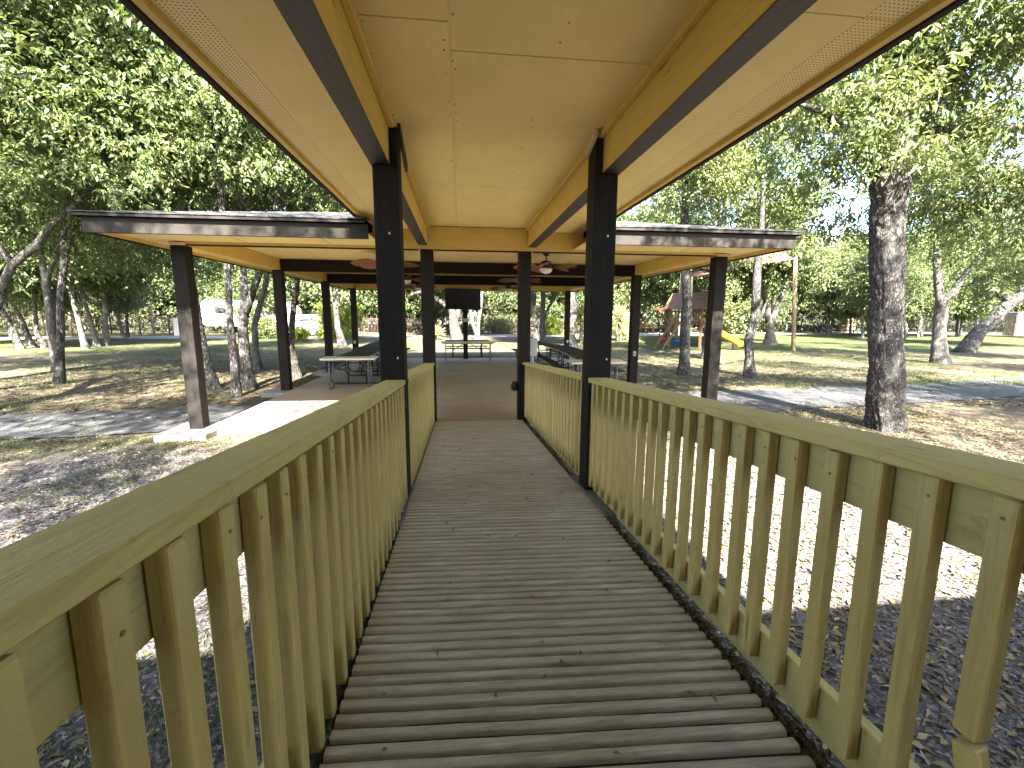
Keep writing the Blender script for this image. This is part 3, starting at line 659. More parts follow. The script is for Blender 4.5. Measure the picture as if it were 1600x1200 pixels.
for Y, lab in ((9.05, ('ceiling fan in the front bay with blades hidden by the thick left post', 'ceiling fan with brown palm blades in the front bay right of the slim right post')),
               (12.65, ('dark ceiling fan in the middle bay left of the slim left post', 'dark ceiling fan in the middle bay right behind the slim right post')),
               (16.25, ('dark ceiling fan in the back bay left of the television', 'dark ceiling fan in the back bay just right of the television'))):
    for (X, _), l in zip(fx, lab): make_fan(l, (X, Y, 2.968), 0.25+Y*0.3+X)

# television on its post
tvp = thing('television_post', 'dark steel post in the middle of the back edge holding the television', 'post', (-0.09, 18.1, 0.0))
bm = B(); box(bm, -0.18, 0.0, 18.0, 18.075, 0, 2.70); obj('shaft', bm, M['brown_z'], tvp, bevel=0.005)
bm = B(); box(bm, -0.17, 0.07, 17.965, 17.998, 1.47, 1.60); obj('notice_plate', bm, M['box_grey'], tvp)
tv = thing('television', 'large black flat screen television tilted down from the post at the back of the pavilion', 'television', (-0.17, 17.7, 2.28))
mt = Matrix.Translation((-0.19, 17.72, 2.335)) @ Matrix.Rotation(R_(-14), 4, 'Z') @ Matrix.Rotation(R_(8), 4, 'X') @ Matrix.Rotation(R_(1.5), 4, 'Y')
def tvbox(nm, dims, mat, bv=0.0):
    b1 = B(); box(b1, *dims); bmesh.ops.transform(b1, matrix=mt, verts=b1.verts); return obj(nm, b1, mat, tv, bevel=bv)
tvbox('case', (-0.70, 0.70, 0.0, 0.06, -0.40, 0.40), M['rubber'], 0.01)
tvbox('screen', (-0.68, 0.68, -0.006, -0.001, -0.375, 0.38), M['screen'])
bm = B(); bar(bm, (-0.1, 17.78, 2.33), (-0.09, 18.0, 2.33), 0.12, 0.12); obj('bracket', bm, M['black_metal'], tv)
# electric box on the slim right post, hose reel object hanging below
eb = thing('electric_box', 'pale grey electric box with conduit beside the slim right post', 'electric box', (0.93, 7.5, 1.15))
bm = B(); box(bm, 0.855, 0.99, 7.44, 7.58, 1.06, 1.36); obj('cabinet', bm, M['box_grey'], eb, bevel=0.01)
bm = B(); tube(bm, [(0.92, 7.51, 1.06), (0.92, 7.51, 0.0)], 0.028, 10); obj('conduit', bm, M['box_grey'], eb, True)
bm = B(); lathe(bm, [(0.02, -0.06), (0.055, -0.05), (0.06, 0.03), (0.035, 0.08), (0.01, 0.09)], (0.60, 7.33, 0.56), 12)
for v in bm.verts: v.co += 0.02*mnoise.noise_vector(v.co*14)
tag(obj('rag_bundle', bm, M['rubber'], None, True, origin=(0.60, 7.33, 0.5)), 'small black bundle hanging low on the inside of the slim right post', 'bundle')

# ------------------------------------------------------------------ tables
def picnic_table(label, x, y, rz=0.0, L=2.3):
    """long axis along y; black steel frame with coated mesh top and two benches"""
    t = thing('picnic_table', label, 'picnic table', (x, y, 0.0), 'black steel picnic tables in the pavilion')
    m = Matrix.Translation((x, y, 0)) @ Matrix.Rotation(rz, 4, 'Z')
    def P(nm, bm, mat, par=t, sm=False, bv=0.0):
        bmesh.ops.transform(bm, matrix=m, verts=bm.verts); return obj(nm, bm, mat, par, sm, bevel=bv)
    def slab(x0, x1, z, nm):
        b1 = B(); box(b1, x0, x1, -L/2, L/2, z-0.03, z); o = P(nm, b1, M['dark_top'], bv=0.008)
        b1 = B()
        for a, b_, c, d in ((x0-0.008, x0-0.0005, -L/2, L/2), (x1+0.0005, x1+0.008, -L/2, L/2)): box(b1, a, b_, c, d, z-0.034, z+0.003)
        P('edge_trim', b1, M['grey_metal'], o); return o
    slab(-0.38, 0.38, 0.745, 'table_top'); slab(-0.80, -0.53, 0.45, 'seat'); slab(0.53, 0.80, 0.45, 'seat')
    for yy in (-L*0.33, L*0.33):
        b1 = B(); tube(b1, [(-0.66, yy, 0.42), (-0.66, yy, 0.16), (-0.60, yy, 0.06), (-0.50, yy, 0.03), (0.50, yy, 0.03), (0.60, yy, 0.06), (0.66, yy, 0.16), (0.66, yy, 0.42)], 0.022, 8)
        P('leg', b1, M['black_metal'], sm=True)
        b1 = B(); tube(b1, [(-0.22, yy, 0.03), (-0.22, yy, 0.72)], 0.022, 8); P('upright', b1, M['black_metal'], sm=True); b1 = B(); tube(b1, [(0.22, yy, 0.03), (0.22, yy, 0.72)], 0.022, 8); P('upright', b1, M['black_metal'], sm=True)
        b1 = B(); tube(b1, [(-0.66, yy, 0.40), (-0.3, yy, 0.38), (-0.22, yy, 0.45)], 0.018, 8); tube(b1, [(0.66, yy, 0.40), (0.3, yy, 0.38), (0.22, yy, 0.45)], 0.018, 8); P('brace', b1, M['black_metal'], sm=True)
    b1 = B(); tube(b1, [(0, -L*0.33, 0.3), (0, 0, 0.68)], 0.014, 8); tube(b1, [(0, L*0.33, 0.3), (0, 0, 0.68)], 0.014, 8); P('cross_brace', b1, M['black_metal'], sm=True)
    return t
picnic_table('black picnic table nearest the front in the left row', -2.88, 12.30, 0.0, 2.3)
picnic_table('black picnic table second in the left row', -3.02, 14.70, 0.02, 2.3)
picnic_table('black picnic table at the back of the left row', -3.05, 17.05, 0.0, 2.2)
picnic_table('black picnic table at the front of the right row behind the tan folding table', 2.85, 11.35, -0.06, 2.3)
picnic_table('black picnic table second in the right row', 2.9, 13.8, 0.02, 2.3)
picnic_table('black picnic table at the back of the right row, nearest the electric box in view', 2.5, 16.3, 0.03, 2.2)
pt = picnic_table('dark picnic table on the grass edge behind the television post', 0.0, 19.9, R_(90), 1.9)
for ch in pt.children: pass
pt.location.z = -0.11

def folding_table(label, x, y, rz, L, W, mat, H=0.74):
    t = thing('folding_table', label, 'folding table', (x, y, 0.0), 'folding tables in the pavilion')
    m = Matrix.Translation((x, y, 0)) @ Matrix.Rotation(rz, 4, 'Z')
    def P(nm, bm, mt_, par=t, sm=False, bv=0.0):
        bmesh.ops.transform(bm, matrix=m, verts=bm.verts); return obj(nm, bm, mt_, par, sm, bevel=bv)
    b1 = B(); box(b1, -L/2, L/2, -W/2, W/2, H-0.045, H); top = P('table_top', b1, mat, bv=0.012)
    b1 = B(); box(b1, -L/2+0.1, L/2-0.1, -W/2+0.06, -W/2+0.09, H-0.07, H-0.046); box(b1, -L/2+0.1, L/2-0.1, W/2-0.09, W/2-0.06, H-0.07, H-0.046); P('apron', b1, M['grey_metal'], top)
    for s in (-1, 1):
        b1 = B(); xx = s*(L/2-0.17)
        for yy in (-W/2+0.12, W/2-0.12):
            tube(b1, [(xx, yy, H-0.06), (xx, yy, 0.02)], 0.016, 8)
        tube(b1, [(xx, -W/2+0.06, 0.018), (xx, W/2-0.06, 0.018)], 0.018, 8); tube(b1, [(xx, -W/2+0.12, 0.35), (xx, W/2-0.12, 0.35)], 0.012, 8)
        P('leg', b1, M['grey_metal'], sm=True)
        b1 = B(); tube(b1, [(xx, 0, 0.36), (xx-s*0.36, 0, H-0.07)], 0.010, 6); P('brace', b1, M['grey_metal'], sm=True)
    return t
folding_table('white topped folding table standing alone at the front of the left row', -2.90, 10.95, 0.03, 1.22, 0.61, M['white_plastic'])
folding_table('tan topped folding table behind the right railing', 2.72, 9.75, 0.0, 1.22, 0.61, M['tan_plastic'])
folding_table('long grey topped folding table in front of the television post', 0.0, 17.35, 0.02, 2.05, 0.70, M['tan_plastic'], 0.72)

# ------------------------------------------------------------------ foliage generators
def mesh_quads(name, V, Fq, tint, mat):
    me = bpy.data.meshes.new(name); n = len(V); k = len(Fq)
    me.vertices.add(n); me.vertices.foreach_set('co', V.astype(np.float32).ravel())
    me.loops.add(k*4); me.loops.foreach_set('vertex_index', Fq.astype(np.int32).ravel())
    me.polygons.add(k); me.polygons.foreach_set('loop_start', np.arange(0, k*4, 4, dtype=np.int32))
    me.update(calc_edges=True)
    a = me.attributes.new('tint', 'FLOAT', 'FACE'); a.data.foreach_set('value', tint.astype(np.float32))
    me.materials.append(mat); return me
def unit(a): return a/np.maximum(1e-9, np.linalg.norm(a, axis=-1, keepdims=True))
def leaves_from(base, dirn, nrm, L, W, rng, fold=0.25):
    """base, dirn, nrm: (n,3); one folded diamond leaf each"""
    n = len(base); side = unit(np.cross(dirn, nrm)); nrm = np.cross(side, dirn)
    L = L[:, None]; W = W[:, None]
    mid = base+dirn*L*0.42
    V = np.empty((n, 4, 3)); V[:, 0] = base; V[:, 2] = base+dirn*L-nrm*L*0.12
    V[:, 1] = mid+side*W/2+nrm*W*fold; V[:, 3] = mid-side*W/2+nrm*W*fold
    return V.reshape(-1, 3), np.arange(n*4).reshape(n, 4)
def crown_mesh(name, lobes, n_clump, spc, nl, L, W, seed, mat, sig=0.5, droop=0.5, shell=2.4):
    rng = np.random.default_rng(seed); lobes = np.array(lobes, float)
    wgt = (lobes[:, 3]*lobes[:, 4]*lobes[:, 5])**0.67; wgt /= wgt.sum()
    li = rng.choice(len(lobes), n_clump, p=wgt); d = unit(rng.normal(size=(n_clump, 3)))
    cl = lobes[li, :3]+d*lobes[li, 3:6]*(rng.random(n_clump)**(1/shell))[:, None]
    out = unit(cl-lobes[li, :3]+1e-3)
    ci = np.repeat(np.arange(n_clump), spc); ns = len(ci)
    sp = cl[ci]+rng.normal(size=(ns, 3))*sig*np.array([1, 1, 0.55])
    ax = out[ci]*0.7+rng.normal(size=(ns, 3))*0.7; ax[:, 2] -= droop*rng.random(ns); ax = unit(ax)
    si = np.repeat(np.arange(ns), nl); k = np.tile(np.arange(nl), ns); n = len(si)
    A = ax[si]; up = np.tile([0, 0, 1.0], (n, 1))+rng.normal(size=(n, 3))*0.45
    S = unit(np.cross(A, up)); sg = np.where(k % 2 == 0, 1.0, -1.0)[:, None]
    tpos = (k//2+0.5)/max(1, (nl+1)//2)
    base = sp[si]+A*(tpos*L*2.6)[:, None]+rng.normal(size=(n, 3))*L*0.12
    dr = A*0.55+S*sg*0.85; dr[:, 2] -= 0.30+0.35*rng.random(n); dr = unit(dr+rng.normal(size=(n, 3))*0.22)
    nm = unit(np.cross(S, A)*1.0+rng.normal(size=(n, 3))*0.55+np.array([0, 0, 0.25]))
    LL = L*(0.7+0.6*rng.random(n)); WW = W*(0.75+0.5*rng.random(n))
    V, Fq = leaves_from(base, dr, nm, LL, WW, rng)
    tint = np.clip(0.42+0.16*rng.normal(size=n)+0.14*rng.normal(size=n_clump)[ci][si]+0.25*(rng.random(n) < 0.05), 0, 1)
    return mesh_quads(name, V, Fq, tint, mat)

CR = {}
def lobes_for(seed, h0, h1, r, n):
    rr = random.Random(seed); out = [(0, 0, (h0+h1)/2, r*0.55, r*0.55, (h1-h0)*0.42)]
    for i in range(n):
        a = rr.uniform(0, 6.28); q = r*rr.uniform(0.35, 0.8); z = rr.uniform(h0+0.1*(h1-h0), h1*0.95); s = r*rr.uniform(0.28, 0.5)
        out.append((math.cos(a)*q, math.sin(a)*q, z, s, s, s*rr.uniform(0.55, 0.85)))
    return out
# large near crowns, fine leaflets (10 m scale, trunk at the origin)
CR['near'] = [crown_mesh('near_crown', lobes_for(s, 3.3, 9.5, 4.8, 15), 350, 25, 9, 0.072, 0.025, s, M['leaf'], 0.26, 0.8) for s in (11, 12)]
CR['open'] = [crown_mesh('open_crown', lobes_for(s, 4.5, 9.5, 4.2, 14), 250, 17, 9, 0.095, 0.034, s, M['leaf'], 0.33, 0.8) for s in (13,)]
CR['mid'] = [crown_mesh('mid_crown', lobes_for(s, 2.7, 8.0, 3.1, 10), 260, 16, 7, 0.125, 0.050, s, M['leaf'], 0.36, 0.6) for s in (21, 22, 23)]
CR['far'] = [crown_mesh('far_crown', lobes_for(s, 1.6, 9.5, 3.6, 12), 300, 15, 5, 0.27, 0.13, s, M['leaf_far'], 0.45, 0.5) for s in (31, 32, 33, 34)]
CR['scrub'] = [crown_mesh('scrub_crown', lobes_for(s, 1.7, 7.0, 2.4, 10), 150, 13, 5, 0.20, 0.085, s, M['leaf_far'], 0.36, 0.5) for s in (61, 62)]
CR['bush'] = [crown_mesh('bush_crown', lobes_for(s, 0.15, 1.8, 1.3, 7), 130, 14, 5, 0.17, 0.08, s, M['leaf_far'], 0.24, 0.2) for s in (41, 42)]
CR['brush'] = [crown_mesh('brush_crown', lobes_for(s, 0.1, 2.6, 2.6, 9), 170, 14, 5, 0.22, 0.08, s, M['leaf_grey'], 0.4, 0.2) for s in (51, 52)]

def trunk_bm(paths, sides=10, wob=0.18, seed=0):
    bm = B()
    for pts, rad in paths:
        P = [Vector(p) for p in pts]; Q, Rr = [], []
        for i in range(len(P)-1):
            m = max(2, int((P[i+1]-P[i]).length/0.35))
            for j in range(m):
                f = j/m; Q.append(P[i].lerp(P[i+1], f)); Rr.append(rad[i]*(1-f)+rad[i+1]*f)
        Q.append(P[-1]); Rr.append(rad[-1])
        for i in range(1, len(Q)-1): Q[i] += 0.35*Rr[i]*mnoise.noise_vector(Q[i]*0.9+Vector((seed, 0, 0)))
        tube(bm, Q, Rr, sides, wob, seed)
    return bm
def limbs(top, crown_c, r, n, seed, spread, zlo, zhi):
    rr = random.Random(seed); out = []
    for i in range(n):
        a = 2*math.pi*i/n+rr.uniform(-0.4, 0.4); q = spread*rr.uniform(0.6, 1.0)
        end = Vector((crown_c[0]+math.cos(a)*q, crown_c[1]+math.sin(a)*q, rr.uniform(zlo, zhi)))
        m = Vector(top).lerp(end, 0.5)+Vector((rr.uniform(-0.3, 0.3), rr.uniform(-0.3, 0.3), rr.uniform(0, 0.5)))
        out.append(([top, m, end], [r*0.8, r*0.5, r*0.12]))
        for q2 in range(2):
            e2 = m.lerp(end, 0.3)+Vector((rr.uniform(-1, 1), rr.uniform(-1, 1), rr.uniform(-0.2, 1)))*spread*0.35
            out.append(([m, m.lerp(e2, 0.5)+Vector((0, 0, 0.1)), e2], [r*0.35, r*0.2, r*0.06]))
    return out
TREES = 'park trees around the pavilion'
def tree(label, base, paths, crown=None, cat='tree', bark='bark', name='park_tree', group=TREES, sides=10, seed=0, wob=0.2, add_limbs=None):
    """crown = list of (kind, index, x, y, z, scale, rot)"""
    t = thing(name, label, cat, base, group)
    P = list(paths)
    if add_limbs: P += limbs(*add_limbs)
    obj('trunk', trunk_bm(P, sides, wob, seed), M[bark], t, True)
    for kind, i, x, y, z, s, rot in crown or []:
        c = bpy.data.objects.new('crown', CR[kind][i % len(CR[kind])]); COL.objects.link(c); c.parent = t
        c.location = Vector((x, y, z))-Vector(base); c.rotation_euler = (0, 0, rot); c.scale = (s, s, s) if not isinstance(s, tuple) else s
    return t
def traced(px, Y, rads, flare=1.5):
    pts = [Vector(wpt(x, y, Y)) for x, y in px]
    pts[0].z = min(pts[0].z, -0.1); lo = pts[0].copy(); lo.z -= 0.25
    mid = pts[0].lerp(pts[1], min(0.9, 0.4/max(0.4, (pts[1]-pts[0]).length)))
    return [lo, pts[0], mid]+pts[1:], [rads[0]*flare*1.15, rads[0]*flare, rads[0]*1.05]+list(rads[1:])

# ------------------------------------------------------------------ the big tree at the right
def big_tree():
    base = (6.75, 6.62, -0.14)
    t = thing('park_tree', 'big rough barked tree just beyond the right railing', 'tree', base, TREES)
    ctr = [(1383, 690), (1383, 640), (1384, 560), (1386, 470), (1387, 380), (1390, 290), (1392, 215), (1394, 160), (1390, 90), (1382, 20), (1375, -60), (1385, -160)]
    rad = [0.29, 0.255, 0.232, 0.224, 0.222, 0.235, 0.285, 0.27, 0.24, 0.21, 0.17, 0.11]
    C_ = [Vector(wpt(x, y, 6.62)) for x, y in ctr]; C_[0].z = -0.4
    bm = B(); rings = []; sides = 88; step = 0.022
    Q, Rr = [], []
    for i in range(len(C_)-1):
        m = max(2, int((C_[i+1]-C_[i]).length/step))
        for j in range(m): f = j/m; Q.append(C_[i].lerp(C_[i+1], f)); Rr.append(rad[i]*(1-f)+rad[i+1]*f)
    for p, r in zip(Q, Rr):
        ring = []
        for k in range(sides):
            a = 2*math.pi*k/sides; ca, sa = math.cos(a), math.sin(a)
            q = Vector((ca*r, sa*r, p.z))
            # furrowed plates: ridged cells stretched up the trunk
            n1 = abs(mnoise.noise(Vector((q.x*13, q.y*13, q.z*4.2)))); n2 = mnoise.noise(Vector((q.x*34, q.y*34, q.z*13)))
            n3 = mnoise.noise(Vector((q.x*3, q.y*3, q.z*1.3+5)))
            fl = 0.03*max(0, 1-(p.z+0.14)/0.5)*math.sin(a*5+1)
            rr_ = r+0.062*min(n1, 0.35)+0.016*n2+0.04*n3-0.015+fl
            ring.append(bm.verts.new((p.x+ca*rr_, p.y+sa*rr_, p.z)))
        rings.append(ring)
    for a, b in zip(rings, rings[1:]):
        for k in range(sides): bm.faces.new((a[k], a[(k+1) % sides], b[(k+1) % sides], b[k]))
    obj('trunk', bm, M['bark_big'], t, True)
    # limbs: one stub to the left, a long one to the right, several up into the crown
    def w(x, y, Y=6.62): return Vector(wpt(x, y, Y))
    L = [([w(1372, 262), w(1335, 225, 6.5), w(1290, 175, 6.2), w(1240, 160, 5.7)], [0.12, 0.085, 0.05, 0.015]),
         ([w(1400, 240), w(1470, 205, 6.9), w(1540, 205, 7.1), w(1640, 195, 7.2), w(1760, 150, 7.4)], [0.15, 0.11, 0.095, 0.07, 0.03]),
         ([w(1392, 120), w(1440, 30, 6.2), w(1520, -80, 5.6), w(1600, -160, 5.2)], [0.16, 0.11, 0.07, 0.02]),
         ([w(1385, 60), w(1340, -20, 7.2), w(1290, -120, 7.6)], [0.13, 0.08, 0.02]),
         ([w(1392, 150), w(1450, 90, 7.4), w(1560, 60, 8.2), w(1650, 40, 8.8)], [0.13, 0.09, 0.05, 0.015])]
    obj('limb', trunk_bm(L, 12, 0.25, 3), M['bark'], t, True)
    # crown built for this tree: foliage starts low at its left and right and fills the top
    lob = [(1440, 60, 6.4, 1.3), (1330, 120, 6.4, 0.9), (1270, 190, 6.2, 0.75), (1300, 270, 6.8, 0.7), (1530, 40, 6.0, 1.3), (1560, 150, 6.6, 1.0), (1500, 290, 8.0, 0.9), (1590, 330, 7.6, 0.8),
           (1390, -80, 6.4, 1.6), (1600, -60, 6.0, 1.7), (1250, -60, 6.6, 1.3), (1480, -250, 6.4, 1.8), (1440, 160, 7.9, 0.8), (1230, 240, 7.6, 0.6), (1660, 260, 6.8, 0.9), (1345, 330, 8.2, 0.6), (1545, 440, 8.4, 0.6), (1455, 220, 5.9, 0.35), (1350, 180, 5.8, 0.45)]
    lobes = []
    for x, y, Y, r in lob:
        p = Vector(wpt(x, y, Y))-Vector(base); lobes.append((*p, r, r, r*0.7))
    me = crown_mesh('big_tree_crown', lobes, 330, 18, 9, 0.115, 0.036, 77, M['leaf'], 0.26, 0.9)
    c = bpy.data.objects.new('crown', me); COL.objects.link(c); c.parent = t
    # a few shoots in front of the trunk head
    return t
big_tree()

# ------------------------------------------------------------------ trees one can see the trunks of
def c1(kind, i, x, y, z=-0.12, s=1.0, rot=0.0): return (kind, i, x, y, z, s, rot)
def simple(label, px, Y, rads, crowns, bark='bark', forks=(), seed=0, name='park_tree', cat='tree', flare=1.5, wob=0.2):
    if px[0][0] < 600:
        rads = [q*0.78 for q in rads]; forks = [(a, b, [q*0.8 for q in c]) for a, b, c in forks]
    paths = [traced(px, Y, rads, flare)]
    for fp, fY, fr in forks: paths.append(([wpt(x, y, q) for (x, y), q in zip(fp, fY if isinstance(fY, (list, tuple)) else [fY]*len(fp))], fr))
    b = wpt(px[0][0], px[0][1], Y); base = (float(b[0]), float(b[1]), -0.12)
    return tree(label, base, paths, crowns, cat, bark, name, seed=seed, wob=wob)
simple('forked spotted trunk standing alone in the grass left of the pavilion eave', [(95, 600), (94, 540), (96, 470), (98, 430), (103, 395)], 13.0, [0.13, 0.115, 0.105, 0.10, 0.09],
       [c1('mid', 0, -10.9, 13.2, 0.6, 1.0, 0.4)], forks=[([(98, 425), (99, 380), (102, 325), (106, 250)], 13.0, [0.085, 0.07, 0.055, 0.03]), ([(101, 400), (112, 365), (117, 335), (130, 260)], 13.0, [0.08, 0.07, 0.06, 0.03])], seed=1)
simple('pale straight trunk close behind the lone forked trunk at far left', [(88, 578), (84, 540), (78, 490), (72, 440)], 16.2, [0.17, 0.16, 0.15, 0.14], [c1('mid', 1, -14.2, 16.5, 0.9, 1.1, 1.4)], 'bark_pale', forks=[([(74, 450), (60, 380), (50, 300)], 16.2, [0.12, 0.08, 0.04]), ([(72, 445), (92, 380), (100, 300)], 16.2, [0.1, 0.07, 0.03])], seed=2)
simple('leaning trunk right behind the front left corner post', [(335, 607), (322, 560), (312, 510), (304, 462)], 11.9, [0.14, 0.125, 0.115, 0.105], [c1('mid', 2, -7.6, 12.2, 1.2, 1.05, 2.0)], forks=[([(305, 465), (292, 400), (280, 330), (262, 250)], 11.9, [0.1, 0.08, 0.06, 0.03])], seed=3)
simple('dark slim upright trunk right of the front left corner post', [(371, 620), (364, 560), (358, 490), (355, 410), (345, 300), (335, 180)], 10.65, [0.115, 0.105, 0.10, 0.09, 0.07, 0.04], [c1('mid', 0, -5.9, 10.9, 2.0, 0.95, 3.0)], 'bark', seed=4)
simple('thick forked trunk between the two left pavilion posts', [(391, 606), (384, 560), (380, 510), (383, 470)], 11.9, [0.165, 0.15, 0.145, 0.15], [c1('mid', 1, -5.9, 12.4, 1.5, 1.1, 4.1), c1('mid', 2, -4.9, 13.0, 2.6, 0.8, 1.1)],
       forks=[([(382, 480), (381, 430), (378, 380), (372, 260)], 11.9, [0.11, 0.095, 0.08, 0.03]), ([(384, 490), (396, 450), (408, 418), (430, 330), (440, 230)], 11.9, [0.11, 0.10, 0.085, 0.06, 0.03])], seed=5)
simple('curved grey trunk behind the forked pair left of the pavilion', [(403, 577), (399, 545), (398, 510), (408, 470)], 16.1, [0.15, 0.13, 0.125, 0.12], [c1('mid', 0, -7.4, 16.4, 1.0, 1.0, 5.0)], 'bark_pale', forks=[([(407, 475), (416, 440), (420, 400), (430, 300)], 16.1, [0.11, 0.1, 0.08, 0.03])], seed=6)
simple('dark trunk half hidden behind the second left pavilion post', [(463, 590), (455, 540), (459, 480), (464, 440), (470, 380)], 13.8, [0.15, 0.12, 0.11, 0.11, 0.09], [c1('mid', 1, -5.6, 14.4, 2.0, 0.9, 0.7)], 'bark_dark', seed=7)
simple('dark twisted trunk right of the third left pavilion post', [(537, 545), (527, 510), (525, 480), (533, 450)], 26.5, [0.30, 0.22, 0.19, 0.17], [c1('far', 0, -8.0, 27, 1.5, 0.9, 0.5)], 'bark', forks=[([(526, 485), (516, 455), (508, 420)], 26.5, [0.15, 0.12, 0.06])], seed=8)
simple('gnarled oak with a low reaching bough behind the television', [(715, 530), (711, 508), (708, 488), (703, 478)], 34.8, [0.46, 0.38, 0.31, 0.27], [c1('far', 1, -1.5, 36, 1.6, 1.05, 2.2)], 'bark_dark', forks=[([(704, 482), (690, 472), (672, 460), (655, 456), (640, 462)], 34.8, [0.27, 0.23, 0.19, 0.15, 0.08]), ([(714, 500), (718, 480), (720, 450)], 34.8, [0.24, 0.19, 0.1])], seed=9, flare=1.2)
simple('white slender trunk just right of the television post', [(746, 530), (748, 505), (752, 470), (755, 440)], 34.6, [0.17, 0.13, 0.12, 0.11], [c1('far', 2, 2.2, 36, 2.5, 0.8, 1.2)], 'bark_pale', forks=[([(745, 525), (738, 500), (734, 480), (728, 455)], 34.6, [0.16, 0.14, 0.12, 0.07])], seed=10)
simple('leaning speckled trunk left of the pair behind the right slim post', [(838, 540), (838, 515), (833, 480), (834, 440), (838, 400)], 28.5, [0.22, 0.20, 0.20, 0.18, 0.15], [c1('far', 3, 4.6, 29, 2.2, 0.8, 2.0)], 'bark', seed=11)
simple('speckled upright trunk with a side bough behind the electric box', [(848, 536), (848, 505), (849, 470), (848, 420)], 30.5, [0.20, 0.19, 0.17, 0.14], [c1('far', 0, 6.0, 31.5, 2.5, 0.8, 0.3)], 'bark', forks=[([(849, 500), (858, 480), (868, 462), (878, 440)], 30.5, [0.12, 0.1, 0.09, 0.06])], seed=12)
simple('knobbly dark trunk touching the far right pavilion post in view', [(893, 545), (892, 515), (893, 480), (894, 430), (896, 380)], 24.5, [0.26, 0.24, 0.24, 0.20, 0.16], [c1('far', 1, 6.3, 25.5, 2.4, 0.75, 1.6)], 'bark', seed=13, wob=0.5)
simple('mottled upright trunk left of the front right corner post, before the play fort', [(1071, 587), (1072, 540), (1073, 480), (1072, 430), (1070, 370), (1072, 280)], 13.6, [0.17, 0.155, 0.15, 0.145, 0.13, 0.07], [c1('mid', 2, 6.6, 13.9, 2.6, 0.75, 2.4)], seed=14)
simple('trunk with a kinked foot right of the yellow slide', [(1172, 588), (1172, 558), (1170, 530), (1178, 500), (1182, 450), (1186, 390), (1195, 280)], 13.0, [0.145, 0.13, 0.125, 0.125, 0.12, 0.10, 0.05], [c1('mid', 1, 9.0, 13.3, 2.7, 0.8, 1.0)], 'bark', forks=[([(1178, 505), (1190, 492), (1198, 470)], 13.0, [0.06, 0.05, 0.02])], seed=15)
simple('pale vee forked trunk on the lawn beyond the kinked one', [(1203, 538), (1203, 520), (1202, 500)], 28.0, [0.32, 0.26, 0.26], [c1('far', 2, 20.6, 28.5, 1.8, 0.8, 0.6)], 'bark_pale', forks=[([(1201, 505), (1198, 480), (1193, 450), (1190, 410)], 28.0, [0.20, 0.19, 0.15, 0.1]), ([(1204, 506), (1213, 480), (1224, 452), (1236, 420)], 28.0, [0.20, 0.19, 0.17, 0.1])], seed=16)
simple('thin young tree on the far lawn left of the big right tree', [(1295, 524), (1294, 505), (1294, 480), (1294, 460)], 43.0, [0.22, 0.17, 0.13, 0.08], [c1('far', 3, 38.1, 43, 1.6, 0.5, 0.6)], 'bark', seed=17)
simple('pale trunk with a crotch on the lawn right of the big tree', [(1466, 567), (1467, 530), (1470, 495), (1472, 465)], 16.2, [0.26, 0.225, 0.22, 0.20], [c1('mid', 0, 19.6, 16.6, 1.2, 1.15, 2.6)], 'bark_pale', forks=[([(1470, 480), (1466, 450), (1464, 410), (1466, 340), (1480, 250)], 16.2, [0.16, 0.14, 0.13, 0.09, 0.04]), ([(1474, 476), (1495, 450), (1515, 420), (1530, 395), (1560, 330)], 16.2, [0.15, 0.13, 0.12, 0.09, 0.04])], seed=18)
simple('strongly leaning dark trunk at the right edge of the lawn', [(1503, 551), (1530, 520), (1570, 480), (1610, 450), (1680, 390)], 21.3, [0.40, 0.33, 0.30, 0.28, 0.2], [c1('mid', 1, 33.5, 22, 1.0, 1.25, 0.2)], 'bark', forks=[([(1580, 472), (1545, 445), (1520, 430)], 21.3, [0.2, 0.16, 0.1])], seed=19, flare=1.3)
for i, (px, Y, rr, lab) in enumerate([
    ([(33, 546), (20, 515), (0, 480)], 26.0, [0.17, 0.15, 0.12], 'dark trunk leaning left, first from the left edge of the wood'),
    ([(50, 545), (35, 505), (18, 470)], 27.5, [0.2, 0.17, 0.13], 'dark trunk leaning left, second from the left edge of the wood'),
    ([(72, 546), (58, 520), (55, 480)], 26.0, [0.16, 0.13, 0.10], 'brown trunk with dead twigs behind the lone forked trunk'),
    ([(134, 546), (124, 510), (112, 460)], 25.9, [0.17, 0.15, 0.12], 'pale trunk leaning left, first of three before the brown fence'),
    ([(153, 542), (142, 505), (131, 470)], 27.8, [0.17, 0.14, 0.12], 'pale trunk leaning left, middle of three before the brown fence'),
    ([(167, 541), (165, 510), (163, 472)], 28.4, [0.19, 0.17, 0.14], 'upright pale trunk, last of three before the brown fence')]):
    b = wpt(px[0][0], px[0][1], Y); e = wpt(px[-1][0], px[-1][1], Y)
    simple(lab, px+[(px[-1][0]-10, px[-1][1]-50)], Y, rr+[0.05], [c1('scrub', i, float(e[0]), Y+0.3, 0.2, 1.35+0.1*(i % 3), i*1.3)], 'bark_pale' if i > 2 else 'bark_dark', seed=30+i)
# the pale bough that crosses the far left edge belongs to a tree just out of view
simple('pale limbed tree leaning in at the far left edge', [(-60, 620), (-40, 540), (0, 460)], 11.5, [0.22, 0.18, 0.13], [c1('mid', 2, -14.0, 11.5, 1.6, 1.1, 0.9)], 'bark_pale',
       forks=[([(0, 455), (18, 415), (55, 385), (80, 352), (100, 335), (150, 290)], 11.5, [0.12, 0.10, 0.095, 0.085, 0.07, 0.03]), ([(18, 412), (0, 385), (-30, 360)], 11.5, [0.08, 0.07, 0.05])], seed=40)
